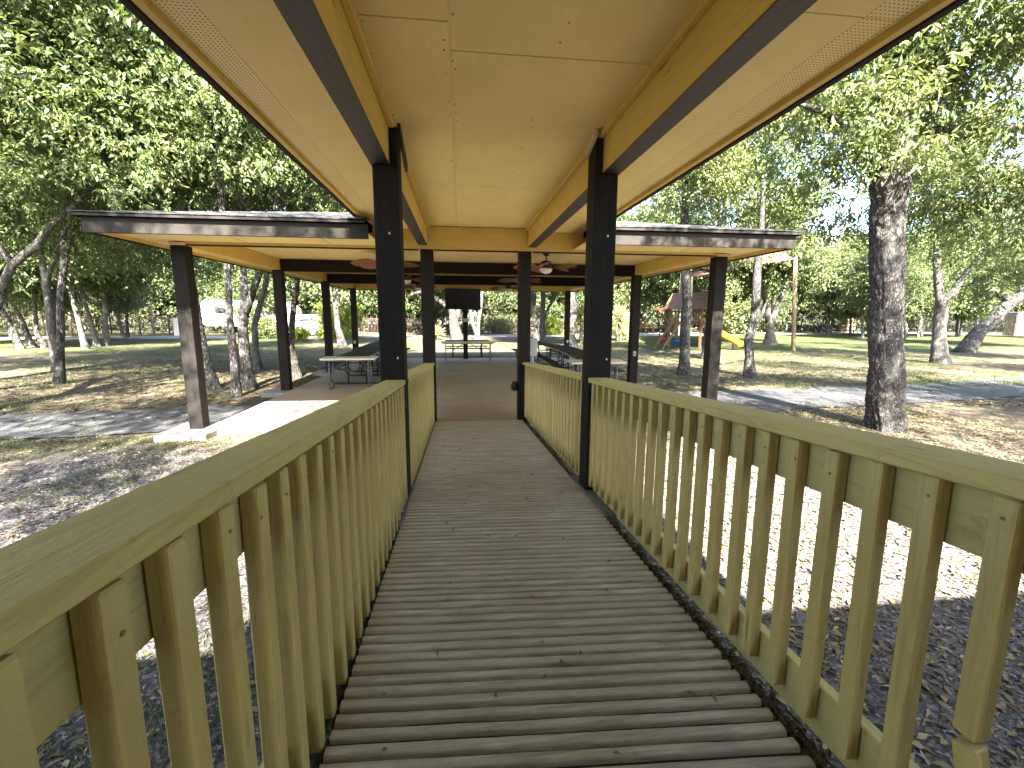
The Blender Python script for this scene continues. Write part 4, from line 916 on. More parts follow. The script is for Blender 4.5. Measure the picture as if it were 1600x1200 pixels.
# trees whose crowns hang into the picture or shade it from beside and behind the viewer
def free_tree(label, x, y, h, r, crowns, bark='bark', seed=0, group=TREES, name='park_tree'):
    z0 = -0.14; lean = random.Random(seed); tx, ty = x+lean.uniform(-0.4, 0.4), y+lean.uniform(-0.4, 0.4)
    top = (tx, ty, h*0.42)
    return tree(label, (x, y, z0), [([(x, y, z0-0.3), (x, y, z0+0.1), ((x+tx)/2, (y+ty)/2, h*0.2), top, (tx, ty, h*0.75)], [r*1.5, r*1.2, r*0.95, r*0.8, r*0.25])], crowns, 'tree', bark, name, group=group, seed=seed,
                add_limbs=(top, (tx, ty), r*0.6, 6, seed, h*0.3, h*0.5, h*0.85))
free_tree('leafy pecan whose crown overhangs the upper left of the view', -9.3, 6.2, 10.5, 0.26, [c1('near', 0, -9.0, 6.4, -0.1, 1.0, 0.3)], seed=50)
free_tree('second leafy pecan behind the one overhanging the upper left', -13.0, 10.6, 11, 0.24, [c1('open', 0, -10.4, 10.8, 0.6, 1.05, 1.9)], seed=51)
free_tree('leafy pecan beside the building left of the viewer', -8.5, -4.2, 10, 0.25, [c1('open', 0, -8.0, -4.0, 0.3, 1.0, 4.0), c1('open', 0, -4.3, -0.6, 1.2, 0.95, 1.0), c1('open', 0, -8.2, 0.8, 0.9, 0.9, 5.4)], seed=52)
free_tree('leafy pecan beside the building right of the viewer', 10.5, -5.5, 10, 0.25, [c1('open', 0, 10.6, -4.6, 0.3, 1.0, 2.2), c1('open', 0, 4.4, 0.2, 1.3, 0.8, 5.0), c1('open', 0, 11.8, -0.3, 0.7, 1.0, 3.6)], seed=53)
free_tree('leafy tree at the right of the lawn out past the big tree', 12.0, 4.0, 10, 0.24, [c1('near', 1, 12.0, 4.2, 0.2, 1.0, 5.2)], seed=54)
free_tree('tall tree standing behind the left roof of the building', -3.4, -7.6, 12, 0.25, [c1('near', 0, -3.5, -7.6, 2.0, 0.75, 3.2)], seed=55)
free_tree('tall bushy tree behind the right corner of the pavilion', 10.4, 18.5, 10, 0.20, [c1('mid', 1, 10.4, 18.5, 0.9, 1.15, 1.2)], seed=56)
free_tree('slim lawn tree behind the swing frame', 16.5, 35.0, 10, 0.22, [c1('far', 2, 16.5, 35, 0.8, 1.0, 1.2)], seed=57)
free_tree('round crowned tree left of the pavilion beyond the grey trunks', -12.0, 21.5, 10, 0.22, [c1('mid', 0, -12.6, 21.5, 0.3, 1.25, 0.2)], seed=58)
free_tree('leafy tree right of the pale crotched trunk', 26.0, 14.0, 10, 0.24, [c1('mid', 2, 26, 14, 0.9, 1.3, 2.2)], seed=59)

free_tree('pecan out on the left lawn beside the path', -17.5, 13.5, 10, 0.22, [c1('open', 0, -17.5, 13.5, 0.2, 1.0, 0.7)], seed=60)
free_tree('pecan out on the right lawn beside the path', 20.5, 8.0, 10, 0.22, [c1('open', 0, 19.5, 8.5, 0.2, 1.1, 1.7)], seed=62)
free_tree('pecan far out on the right lawn toward the gate', 36.0, 22.0, 10, 0.22, [c1('mid', 1, 36, 22, 0.2, 1.2, 1.7)], seed=63)
# woodland beyond the fences
WOOD = 'trees of the wood beyond the fence'
rw = random.Random(17); spots = []
for x in np.arange(-62, 100, 5.2):
    for row, (yy, hh) in enumerate(((48, 1.0), (57, 1.25), (68, 1.5))):
        X = x+rw.uniform(-2, 2)+row*2.1; Yb = yy+rw.uniform(-3, 3)
        if X > 34: Yb += (X-34)*0.10
        if X < -20 and row == 0: Yb += 2
        spots.append((X, Yb, hh*rw.uniform(0.85, 1.15), row))
wl = ['leafy tree in the front rank of the wood beyond the fence', 'leafy tree in the middle rank of the wood beyond the fence', 'tall leafy tree in the back rank of the wood beyond the fence']
tr_src = {}
for k, (X, Yb, s, row) in enumerate(spots):
    t = thing('woodland_tree', wl[row], 'tree', (X, Yb, -0.14), WOOD)
    if k % 4 not in tr_src:
        o = obj('trunk', trunk_bm([([(X, Yb, -0.4), (X+0.1, Yb, 1.5), (X-0.1, Yb+0.1, 4), (X, Yb, 8)], [0.3, 0.2, 0.17, 0.06])]+limbs((X, Yb, 2.6), (X, Yb), 0.14, 4, k, 2.5, 4.0, 7.5), 7, 0.2, k), M['bark_pale' if k % 4 == 1 else 'bark'], t, True); tr_src[k % 4] = o
    else: o = inst(tr_src[k % 4], 'trunk', (X, Yb, -0.14), t, rot=(0, 0, rw.uniform(0, 6.28)))
    o.scale = (s, s, s)
    c = bpy.data.objects.new('crown', CR['far'][rw.randrange(4)]); COL.objects.link(c); c.parent = t; c.rotation_euler = (0, 0, rw.uniform(0, 6.28)); q = s*rw.uniform(0.95, 1.2); c.scale = (q, q, s)
# slim scrubby trees standing loose before the wood at both sides
SCRUB = 'slim scrub trees before the wood'
rw = random.Random(23)
for k in range(34):
    left = k < 17
    X, Yb = (rw.uniform(-44, -24), rw.uniform(27, 38)) if left else (rw.uniform(27, 56), rw.uniform(31, 44))
    t = thing('scrub_tree', 'slim leaning scrub tree at the left before the brown fence' if left else 'slim scrub tree at the right before the black fence', 'tree', (X, Yb, -0.14), SCRUB+(' at the left' if left else ' at the right'))
    ln = rw.uniform(-1.3, 0.5)
    obj('trunk', trunk_bm([([(X, Yb, -0.3), (X+ln*0.3, Yb, 1.2), (X+ln*0.7, Yb+0.1, 2.8), (X+ln, Yb, 5.5)], [0.13, 0.10, 0.085, 0.03]), ([(X+ln*0.55, Yb, 2.2), (X+ln*0.5+0.7, Yb, 3.4), (X+ln+1.2, Yb, 5)], [0.07, 0.055, 0.02]), ([(X+ln*0.4, Yb, 1.6), (X+ln*0.4-0.8, Yb+0.2, 2.6), (X+ln-1.5, Yb, 3.4)], [0.05, 0.04, 0.015])], 7, 0.2, k), M['bark_pale' if k % 2 else 'bark'], t, True)
    c = bpy.data.objects.new('crown', CR['scrub'][k % 2]); COL.objects.link(c); c.parent = t; c.location = (ln, 0, 0); c.rotation_euler = (0, 0, rw.uniform(0, 6.28)); q = rw.uniform(0.8, 1.15); c.scale = (q, q, q)
# brush and undergrowth along the fence, one mass
def undergrowth():
    rng = np.random.default_rng(5); V, Fq, T = [], [], []; n0 = 0
    for kind, cnt, y0, y1, zt in (('far', 900, 44.5, 56, 3.2), ('brush', 1, 44, 50, 2.0)):
        n = cnt*14
        X = rng.uniform(-62, 100, cnt); Y = rng.uniform(y0, y1, cnt)+np.maximum(0, X-34)*0.14; Z = rng.random(cnt)**1.5*zt
        ci = np.repeat(np.arange(cnt), 14*2); m = len(ci)
        base = np.stack([X[ci], Y[ci], Z[ci]], 1)+rng.normal(size=(m, 3))*np.array([1.1, 1.0, 0.55]); base[:, 2] = np.abs(base[:, 2])-0.1
        d = unit(rng.normal(size=(m, 3))+np.array([0, 0, 0.2])); nm = unit(rng.normal(size=(m, 3)))
        v, f = leaves_from(base, d, nm, 0.34*(0.6+0.8*rng.random(m)), 0.17*(0.6+0.8*rng.random(m)), rng)
        V.append(v); Fq.append(f+n0); n0 += len(v); T.append(np.clip(0.35+0.2*rng.normal(size=m), 0, 1))
    me = mesh_quads('undergrowth', np.concatenate(V), np.concatenate(Fq), np.concatenate(T), M['leaf_under'])
    o = bpy.data.objects.new('undergrowth', me); COL.objects.link(o); o['kind'] = 'stuff'
undergrowth()
def plant(name, label, cat, kind, i, x, y, s, rot=0.0, mat=None, group=None):
    t = thing(name, label, cat, (x, y, -0.13), group)
    me = CR[kind][i]
    if mat:
        me = me.copy(); me.materials.clear(); me.materials.append(M[mat])
    c = bpy.data.objects.new('crown', me); COL.objects.link(c); c.parent = t; c.rotation_euler = (0, 0, rot); c.scale = (s, s, s) if not isinstance(s, tuple) else s
    b1 = B(); tube(b1, [(x, y, -0.3), (x+0.03, y, 0.5*(s if not isinstance(s, tuple) else s[2]))], [0.06, 0.03], 6); obj('stem', b1, M['bark_dark'], t)
p = gpt(857, 522); plant('round_shrub', 'rounded yellow green shrub at the edge of the far drive', 'shrub', 'bush', 0, 8.0, 41.8, (0.85, 0.85, 0.95), 0, 'leaf_yellow')
plant('leafy_shrub', 'tall yellow green shrub right of the parked silver car', 'shrub', 'bush', 1, -9.8, 37.0, (1.25, 1.1, 2.0), 1, 'leaf_yellow')
plant('leafy_shrub', 'green shrub in front of the parked silver car', 'shrub', 'bush', 0, -14.9, 36.2, (0.85, 0.8, 0.85), 2)
plant('leafy_shrub', 'low pale green shrub at the nose of the silver car', 'shrub', 'bush', 1, -11.9, 33.6, (0.8, 0.7, 0.62), 0.5, 'leaf_yellow')
plant('leafy_shrub', 'sprawling dry brush behind the fence right of the television', 'shrub', 'brush', 0, 4.5, 46.0, 0.7, 0.5, 'leaf_far')
plant('leafy_shrub', 'grey dry brush behind the fence left of the play fort', 'shrub', 'brush', 1, 13.5, 47.0, 1.0, 2.5)
plant('leafy_shrub', 'dark bushy shrub beside the foot of the far lawn fence', 'shrub', 'bush', 0, 28.5, 44.5, 1.7, 0.2)
def yucca(label, x, y, h, s, n, seed):
    rng = np.random.default_rng(seed); t = thing('yucca', label, 'yucca', (x, y, -0.13), 'spiky yuccas behind the pavilion')
    b1 = B(); tube(b1, [(x, y, -0.3), (x, y, h)], [0.14, 0.11], 9, 0.25); obj('stem', b1, M['bark_dark'], t, True)
    d = unit(rng.normal(size=(n, 3))+np.array([0, 0, 0.35])); base = np.tile([0, 0, h+0.13], (n, 1))+d*0.08
    nm = unit(np.cross(d, rng.normal(size=(n, 3))))
    v, f = leaves_from(base, d, nm, s*(0.7+0.5*rng.random(n)), np.full(n, 0.07), rng, 0.1)
    me = mesh_quads('yucca_crown', v, f, np.clip(0.5+0.25*rng.normal(size=n), 0, 1), M['yucca'])
    c = bpy.data.objects.new('crown', me); COL.objects.link(c); c.parent = t
yucca('yellowing spiky yucca between the thick right post and the swing frame', 11.2, 32.0, 1.5, 1.1, 330, 1)
yucca('shorter spiky yucca left of the swing frame', 12.4, 34.0, 0.6, 1.0, 260, 2)
yucca('green spiky yucca behind the far right pavilion post', 7.9, 30.0, 1.7, 1.0, 300, 3)
yucca('small spiky yucca at the foot of the gnarled oak', -2.2, 33.6, 0.3, 0.8, 200, 4)

# ------------------------------------------------------------------ fences, pillars, gate cabinet
def iron_fence(label, pts, h, mat, sp=0.13, post_every=2.4, z0=-0.12):
    t = thing('iron_fence', label, 'fence', (pts[0][0], pts[0][1], z0))
    pk = B(); rl = B(); ps = None
    for (xa, ya), (xb, yb) in zip(pts, pts[1:]):
        L = math.hypot(xb-xa, yb-ya); dx, dy = (xb-xa)/L, (yb-ya)/L
        n = int(L/sp)
        for i in range(n):
            x, y = xa+dx*i*sp, ya+dy*i*sp; box(pk, x-0.011, x+0.011, y-0.011, y+0.011, z0+0.06, z0+h-0.02)
        for z in (0.16, h-0.16, h-0.02): bar(rl, (xa, ya, z0+z), (xb, yb, z0+z), 0.03, 0.04)
        m = max(1, round(L/post_every))
        for i in range(m+1):
            x, y = xa+dx*L*i/m, ya+dy*L*i/m
            if ps is None:
                b1 = B(); box(b1, x-0.045, x+0.045, y-0.045, y+0.045, z0-0.2, z0+h+0.10); ps = obj('fence_post', b1, mat, t, origin=(x, y, z0))
            else: inst(ps, 'fence_post', (x, y, z0), t)
    o = obj('pickets', pk, mat, t); o['kind'] = 'stuff'
    obj('rail', rl, mat, t)
iron_fence('rust brown iron fence with pickets along the far drive at the left', [(-64, 40.5), (-29.5, 41.6), (-20.8, 42.2)], 1.55, M['fence_brown'])
iron_fence('rust brown iron fence behind the pavilion across the far drive', [(-18.6, 42.6), (-2, 43.4), (14, 45.0), (24, 49.5)], 1.5, M['fence_brown'])
iron_fence('black iron fence between stone pillars at the right of the lawn', [(24.4, 49.7), (40.0, 52.6), (47.6, 52.4), (58, 44.0), (72, 37.0)], 1.9, M['fence_black'])
def pillar(label, x, y, w, h):
    t = thing('stone_pillar', label, 'pillar', (x, y, -0.12), 'stone gate pillars')
    b1 = B(); box(b1, x-w/2+0.03, x+w/2-0.03, y-w/2+0.03, y+w/2-0.03, -0.3, h); obj('core', b1, M['mortar'], t)
    rr = random.Random(int(x)); z = -0.12
    while z < h-0.1:
        hh = rr.uniform(0.2, 0.32)
        for (fx, fy) in ((0, -1), (-1, 0), (1, 0)):
            q = -w/2
            while q < w/2-0.05:
                ww = min(rr.uniform(0.25, 0.5), w/2-q); b1 = B(); pr2 = rr.uniform(0.0, 0.03)
                if fy: box(b1, x+q+0.012, x+q+ww-0.012, y-w/2-pr2, y-w/2+0.06, z+0.012, min(z+hh, h)-0.012)
                elif fx < 0: box(b1, x-w/2-pr2, x-w/2+0.06, y+q+0.07, y+q+ww-0.012, z+0.012, min(z+hh, h)-0.012)
                else: box(b1, x+w/2-0.06, x+w/2+pr2, y+q+0.07, y+q+ww-0.012, z+0.012, min(z+hh, h)-0.012)
                obj('stone', b1, M['stone'], t, bevel=0.012, origin=(x+q, y, z)); q += ww
        z += hh
    b1 = B(); box(b1, x-w/2-0.05, x+w/2+0.05, y-w/2-0.05, y+w/2+0.05, h, h+0.10); obj('capstone', b1, M['conc'], t, bevel=0.02)
pillar('brown stone gate pillar left of the big tree', 47.0, 50.4, 1.1, 1.75)
pillar('brown stone gate pillar at the far right edge', 57.4, 41.0, 1.1, 2.2)
pillar('pale stone gate pillar behind the yellow slide', 22.6, 45.0, 0.9, 1.7)
g = thing('park_gate', 'tan barred gate hung beside the far right stone pillar', 'gate', (60.5, 40.0, -0.12))
for k in range(9):
    b1 = B(); x = 58.4+k*0.45; y = 40.7-k*0.2; box(b1, x-0.05, x+0.05, y-0.04, y+0.04, 0.0, 2.0); obj('gate_bar', b1, M['plain_wood'], g)
b1 = B(); bar(b1, (58.3, 40.75, 0.15), (62.1, 39.0, 0.15), 0.05, 0.1); bar(b1, (58.3, 40.75, 1.85), (62.1, 39.0, 1.85), 0.05, 0.1); obj('gate_rail', b1, M['plain_wood'], g)
cab = thing('utility_cabinet', 'white utility cabinet standing at the gap in the brown fence', 'cabinet', (-23.2, 40.3, -0.12))
b1 = B(); box(b1, -23.7, -22.75, 40.0, 40.5, -0.1, 1.35); obj('body', b1, M['white_paint'], cab, bevel=0.02)
b1 = B(); box(b1, -23.66, -23.24, 39.975, 39.998, 0.0, 1.3); obj('door', b1, M['white_paint'], cab); b1 = B(); box(b1, -23.22, -22.79, 39.975, 39.998, 0.0, 1.3); obj('door', b1, M['white_paint'], cab)
for lab, x, y, h, r in (('tall pale wooden post left of the white cabinet', -25.6, 40.6, 2.6, 0.09), ('pale wooden post farther left along the brown fence', -32.0, 40.9, 2.6, 0.09)):
    b1 = B(); tube(b1, [(x, y, -0.4), (x, y, h)], [r, r*0.9], 10); tag(obj('wooden_post', b1, M['plain_wood'], None, True, origin=(x, y, -0.12)), lab, 'post')

# ------------------------------------------------------------------ vehicles
def rv():
    x0, x1, y0 = -24.6, -16.2, 46.0; t = thing('camper_trailer', 'white camper trailer parked behind the trunks at the left', 'trailer', ((x0+x1)/2, y0, -0.1))
    b1 = B(); prof = [(x0+0.3, 0.55), (x1-0.9, 0.55), (x1, 1.1), (x1-0.15, 2.2), (x1-0.8, 2.95), (x0+0.25, 3.0), (x0, 2.7), (x0, 0.8)]
    fr = [[b1.verts.new((x, y, z)) for x, z in prof] for y in (y0, y0+2.4)]
    for i in range(8): b1.faces.new((fr[0][i], fr[0][(i+1) % 8], fr[1][(i+1) % 8], fr[1][i]))
    b1.faces.new(fr[0]); b1.faces.new(fr[1][::-1]); obj('body', b1, M['white_paint'], t, bevel=0.04)
    for a, b_, c, d in ((-23.4, -22.4, 1.75, 2.35), (-20.9, -19.9, 1.75, 2.35), (-18.6, -17.7, 1.75, 2.35)):
        b1 = B(); box(b1, a, b_, y0-0.03, y0-0.002, c, d); w = obj('window', b1, M['glass_dark'], t); b1 = B(); box(b1, a-0.05, b_+0.05, y0-0.015, y0-0.001, c-0.05, d+0.05); obj('frame', b1, M['box_grey'], w)
    b1 = B(); box(b1, -22.1, -21.35, y0-0.02, y0-0.002, 0.75, 2.6); dr = obj('door', b1, M['white_paint'], t); b1 = B(); box(b1, -21.95, -21.5, y0-0.03, y0-0.021, 1.7, 2.3); obj('pane', b1, M['glass_dark'], dr)
    b1 = B(); box(b1, x0+0.05, x1-0.4, y0-0.012, y0-0.002, 1.15, 1.32); obj('stripe', b1, M['box_grey'], t)
    for x in (-20.9, -20.0):
        b1 = B(); tube(b1, [(x, y0-0.02, 0.28), (x, y0+0.2, 0.28)], 0.36, 18); w = obj('wheel', b1, M['rubber'], t, True); b1 = B(); tube(b1, [(x, y0-0.045, 0.28), (x, y0-0.021, 0.28)], 0.2, 14); obj('rim', b1, M['box_grey'], w)
    b1 = B(); bar(b1, (x1-1.0, y0+1.2, 0.45), (x1+1.0, y0+1.2, 0.45), 0.1, 0.12); obj('tow_bar', b1, M['black_metal'], t)
rv()
def suv():
    x0, y0 = -16.4, 39.6; t = thing('parked_suv', 'silver sport utility vehicle parked behind the shrubs left of the pavilion', 'car', (x0+2.2, y0+0.9, -0.1))
    b1 = B(); prof = [(0.0, 0.45), (4.55, 0.45), (4.6, 0.9), (4.4, 1.12), (3.3, 1.2), (2.55, 1.75), (0.5, 1.82), (0.12, 1.25), (0.02, 0.9)]
    prof = [(4.6-x, z) for x, z in prof][::-1]
    secs = []
    for yy, ins in ((0.0, 0.0), (1.85, 0.0)):
        secs.append([b1.verts.new((x0+x, y0+yy+(0.16 if z > 1.3 else 0)*(1 if yy == 0 else -1), z-0.1)) for x, z in prof])
    n = len(prof)
    for i in range(n): b1.faces.new((secs[0][i], secs[0][(i+1) % n], secs[1][(i+1) % n], secs[1][i]))
    b1.faces.new(secs[0][::-1]); b1.faces.new(secs[1]); obj('body', b1, M['silver'], t, bevel=0.05)
    def quad(nm, P, mat, par=t, d=0.012):
        b2 = B(); vs = [b2.verts.new((x0+4.6-x, y0+0.0+(0.16*(max(0, (z-1.12))/0.6))-d, z-0.1)) for x, z in P]; ws = [b2.verts.new(v.co+Vector((0, 0.010, 0))) for v in vs]
        b2.faces.new(vs); b2.faces.new(ws[::-1])
        for i in range(len(P)): b2.faces.new((vs[i], vs[(i+1) % len(P)], ws[(i+1) % len(P)], ws[i]))
        return obj(nm, b2, mat, par)
    quad('window', [(3.1, 1.22), (2.55, 1.66), (1.95, 1.68), (1.95, 1.22)], M['glass_dark']); quad('window', [(1.87, 1.22), (1.87, 1.68), (1.1, 1.70), (1.0, 1.22)], M['glass_dark']); quad('window', [(0.92, 1.22), (1.02, 1.70), (0.6, 1.70), (0.32, 1.25)], M['glass_dark'])
    quad('door', [(3.15, 0.6), (3.15, 1.17), (1.95, 1.19), (1.95, 0.6)], M['silver'], d=0.008); quad('door', [(1.9, 0.6), (1.9, 1.19), (0.98, 1.19), (1.1, 0.8), (1.3, 0.6)], M['silver'], d=0.008)
    for x in (0.85, 3.7):
        b2 = B(); tube(b2, [(x0+4.6-x, y0-0.02, 0.24), (x0+4.6-x, y0+0.22, 0.24)], 0.35, 18); w = obj('wheel', b2, M['rubber'], t, True); b2 = B(); tube(b2, [(x0+4.6-x, y0-0.04, 0.24), (x0+4.6-x, y0-0.021, 0.24)], 0.21, 14); obj('rim', b2, M['box_grey'], w)
    b2 = B(); box(b2, x0-0.03, x0+0.05, y0+0.1, y0+0.5, 0.65, 0.82); obj('headlight', b2, M['lamp_glass'], t); b2 = B(); box(b2, x0+4.56, x0+4.61, y0+0.08, y0+0.3, 0.7, 1.0); obj('tail_light', b2, M['red_plastic'], t)
suv()

# ------------------------------------------------------------------ playground
def play_fort():
    cx_, cy_ = 13.5, 25.8; TH = R_(-48)
    t = thing('play_fort', 'redwood play fort with peaked slat roof, swing frame and yellow slide', 'playset', (cx_, cy_, -0.12))
    def inv(p):     # from the place to the fort's own axes
        p = Vector(p); q = Vector((p.x-cx_, p.y-cy_, 0)); q.rotate(Matrix.Rotation(-TH, 3, 'Z')); return Vector((q.x+cx_, q.y+cy_, p.z))
    hw = 0.92; fx0, fx1, fy0, fy1 = cx_-hw, cx_+hw, cy_-hw, cy_+hw; zf = 1.30; ze = 2.22; zrg = 3.12
    W_ = M['play_wood']
    for x in (fx0, fx1):
        for y in (fy0, fy1): b1 = B(); box(b1, x-0.06, x+0.06, y-0.06, y+0.06, -0.3, ze); obj('leg', b1, W_, t, bevel=0.01)
    for i in range(9):
        b1 = B(); x = fx0-0.1+i*(2*hw+0.2)/9; box(b1, x+0.005, x+(2*hw+0.2)/9-0.005, fy0-0.08, fy1+0.08, zf-0.08, zf); obj('deck_board', b1, W_, t)
    for y in (fy0, fy1):
        b1 = B(); bar(b1, (fx0, y, zf+0.7), (fx1, y, zf+0.7), 0.04, 0.08); obj('guard_rail', b1, W_, t)
        for i in range(9): b1 = B(); x = fx0+0.15+i*0.19; box(b1, x-0.03, x+0.03, y-0.05, y-0.031, zf+0.03, zf+0.72); obj('picket', b1, W_, t)
    b1 = B(); bar(b1, (fx0, fy0, zf+0.7), (fx0, fy1, zf+0.7), 0.04, 0.08); obj('guard_rail', b1, W_, t)
    xa, xb = fx0-0.30, fx1+0.30; ym = cy_
    for sgn, yy in ((-1, fy0-0.38), (1, fy1+0.38)):
        for i in range(9):
            f0, f1 = i/9, (i+0.90)/9; zz = lambda f, o: ze-0.08+(zrg-ze+0.08)*f+o; yq = lambda f: yy+(ym-yy)*f
            b1 = B(); hexa(b1, [(xa, yq(f0), zz(f0, -0.02)), (xb, yq(f0), zz(f0, -0.02)), (xb, yq(f1), zz(f1, -0.02)), (xa, yq(f1), zz(f1, -0.02)), (xa, yq(f0), zz(f0, 0.012)), (xb, yq(f0), zz(f0, 0.012)), (xb, yq(f1), zz(f1, 0.002)), (xa, yq(f1), zz(f1, 0.002))])
            obj('roof_slat', b1, W_, t)
    for x in (xa+0.12, xb-0.12):
        for yy in (fy0-0.38, fy1+0.38): b1 = B(); bar(b1, (x, yy, ze-0.12), (x, ym, zrg-0.05), 0.05, 0.09); obj('rafter', b1, W_, t)
        b1 = B(); bar(b1, (x, fy0-0.2, ze-0.04), (x, fy1+0.2, ze-0.04), 0.05, 0.11); obj('tie_beam', b1, W_, t)
        b1 = B(); bar(b1, (x, ym, ze), (x, ym, zrg-0.05), 0.06, 0.06); obj('king_post', b1, W_, t)
    # swing beam on its splayed frame
    top = Vector(wpt(1027, 483, 27.2)); end = Vector((12.25, 26.3, top.z))
    b1 = B(); bar(b1, inv(top+Vector((-0.25, 0.02, 0))), inv(end), 0.10, 0.15); obj('swing_beam', b1, W_, t)
    for foot in (gpt(984, 529), gpt(1031, 525), gpt(1064, 533)):
        b1 = B(); bar(b1, inv((foot[0], foot[1], -0.2)), inv(top+Vector((0, 0, 0.05))), 0.08, 0.11); obj('swing_leg', b1, W_, t)
    b1 = B(); bar(b1, inv(wpt(1001, 512, 27.0)), inv(wpt(1045, 511, 26.2)), 0.05, 0.1); obj('cross_bar', b1, W_, t)
    for k, (px_, py_, Y, mt_) in enumerate(((1035, 528, 26.6, 'red_plastic'), (1055, 531, 26.0, 'blue_plastic'))):
        c = Vector(wpt(px_, py_, Y)); b1 = B()
        for q in (-0.2, 0.2): tube(b1, [inv((c.x, c.y+q, top.z)), inv((c.x, c.y+q, c.z))], 0.012, 6)
        sw = obj('swing_chain', b1, M['black_metal'], t)
        b1 = B(); rows = []
        for i in range(9):
            f = i/8-0.5; rows.append([b1.verts.new(inv((c.x+dx, c.y+f*0.46, c.z-0.2+0.95*f*f-dz))) for dx, dz in ((-0.16, 0), (0.16, 0), (0.16, 0.09), (-0.16, 0.09))])
        for ra, rb in zip(rows, rows[1:]):
            for q in range(4): b1.faces.new((ra[q], ra[(q+1) % 4], rb[(q+1) % 4], rb[q]))
        b1.faces.new(rows[0]); b1.faces.new(rows[-1][::-1]); obj('swing_seat', b1, M[mt_], sw, True)
    # ladder leaning on the side that faces left
    la = [(Vector((*gpt(1020, 545)[:2], -0.2)), Vector(wpt(1053, 501, 25.0))), (Vector((*gpt(1033, 546)[:2], -0.2)), Vector(wpt(1064, 502, 24.7)))]
    for a, b_ in la: b1 = B(); bar(b1, inv(a), inv(b_), 0.06, 0.14); obj('ladder_rail', b1, W_, t)
    for i in range(5):
        f = 0.15+i*0.17; b1 = B(); bar(b1, inv(la[0][0].lerp(la[0][1], f)), inv(la[1][0].lerp(la[1][1], f)), 0.1, 0.03); obj('ladder_rung', b1, W_, t)
    for (a, b_) in ((wpt(1090, 504, 25.2), gpt(1112, 540)), (wpt(1078, 505, 25.4), gpt(1066, 536))):
        b1 = B(); bar(b1, inv(a), inv((b_[0], b_[1], -0.2)), 0.07, 0.12); obj('brace', b1, W_, t)
    # slide: a trough with rolled rims and a wave, running out to the right
    A, Bp = Vector(wpt(1100, 500, 25.0)), Vector((*gpt(1157, 547)[:2], 0.02)); A.z = zf+0.12
    dirn = (Bp-A); dirn.z = 0; dirn.normalize(); sd = Vector((-dirn.y, dirn.x, 0)); b1 = B(); rows = []
    P = []
    for i in range(21):
        f = i/20; p = A.lerp(Bp, f); p.z = 0.06+(zf+0.06)*(1-f)**1.15+0.05*math.sin(f*9.4)
        if f > 0.9: p.z = max(p.z, 0.10)
        P.append(p)
    for p in P: rows.append([b1.verts.new(inv(p+sd*q+Vector((0, 0, h)))) for q, h in ((-0.36, 0.24), (-0.32, 0.26), (-0.26, 0.04), (-0.1, 0), (0.1, 0), (0.26, 0.04), (0.32, 0.26), (0.36, 0.24), (0.30, -0.03), (0, -0.06), (-0.30, -0.03))])
    for ra, rb in zip(rows, rows[1:]):
        for q in range(11): b1.faces.new((ra[q], ra[(q+1) % 11], rb[(q+1) % 11], rb[q]))
    b1.faces.new(rows[0]); b1.faces.new(rows[-1][::-1]); obj('slide', b1, M['yellow_plastic'], t, True)
    q = P[16]; b1 = B(); bar(b1, inv(q+Vector((0, 0, -0.05))), inv((q.x, q.y, -0.2)), 0.06, 0.06); obj('slide_leg', b1, W_, t)
    t.rotation_euler.z = TH
play_fort()
def shade_sail():
    t = thing('shade_sail', 'dusty mauve shade sail stretched on posts above the play fort', 'shade sail', (13, 22, 3.5))
    c = [Vector(wpt(1081, 433, 18.2)), Vector(wpt(1240, 405, 22.7)), Vector(wpt(1215, 378, 31.0)), Vector(wpt(1068, 396, 29.5))]
    b1 = B(); n = 14; g_ = []
    for i in range(n+1):
        row = []
        for j in range(n+1):
            u, v = i/n, j/n; p = (c[0]*(1-u)+c[1]*u)*(1-v)+(c[3]*(1-u)+c[2]*u)*v
            ctr = (c[0]+c[1]+c[2]+c[3])/4; k = 1-((2*u-1)**2)*((2*v-1)**2); e = max(abs(2*u-1), abs(2*v-1))
            p = p.lerp(ctr, 0.10*k*e*(1-min(abs(2*u-1), abs(2*v-1))**2)); p.z += 0.45*(1-(2*u-1)**2)*(1-(2*v-1)**2)
            row.append(b1.verts.new(p))
        g_.append(row)
    for i in range(n):
        for j in range(n): b1.faces.new((g_[i][j], g_[i+1][j], g_[i+1][j+1], g_[i][j+1]))
    o = obj('cloth', b1, M['sail'], t, True); o.modifiers.new('thick', 'SOLIDIFY').thickness = 0.006
    a, b_ = c[0], c[1]
    for k, (top, foot, r) in enumerate(((a, Vector((a.x+0.02, a.y, -0.4)), 0.06), (b_+Vector((0.1, 0, 0.1)), Vector((*gpt(1240, 549)[:2], -0.4)), 0.11), (c[2], Vector((c[2].x+0.1, c[2].y+0.1, -0.4)), 0.09), (c[3], Vector((c[3].x-0.1, c[3].y+0.1, -0.4)), 0.09))):
        b1 = B(); tube(b1, [foot, top], [r, r*0.85], 12); obj('sail_post', b1, M['cream'] if k == 0 else M['plain_wood'], t, True)
shade_sail()

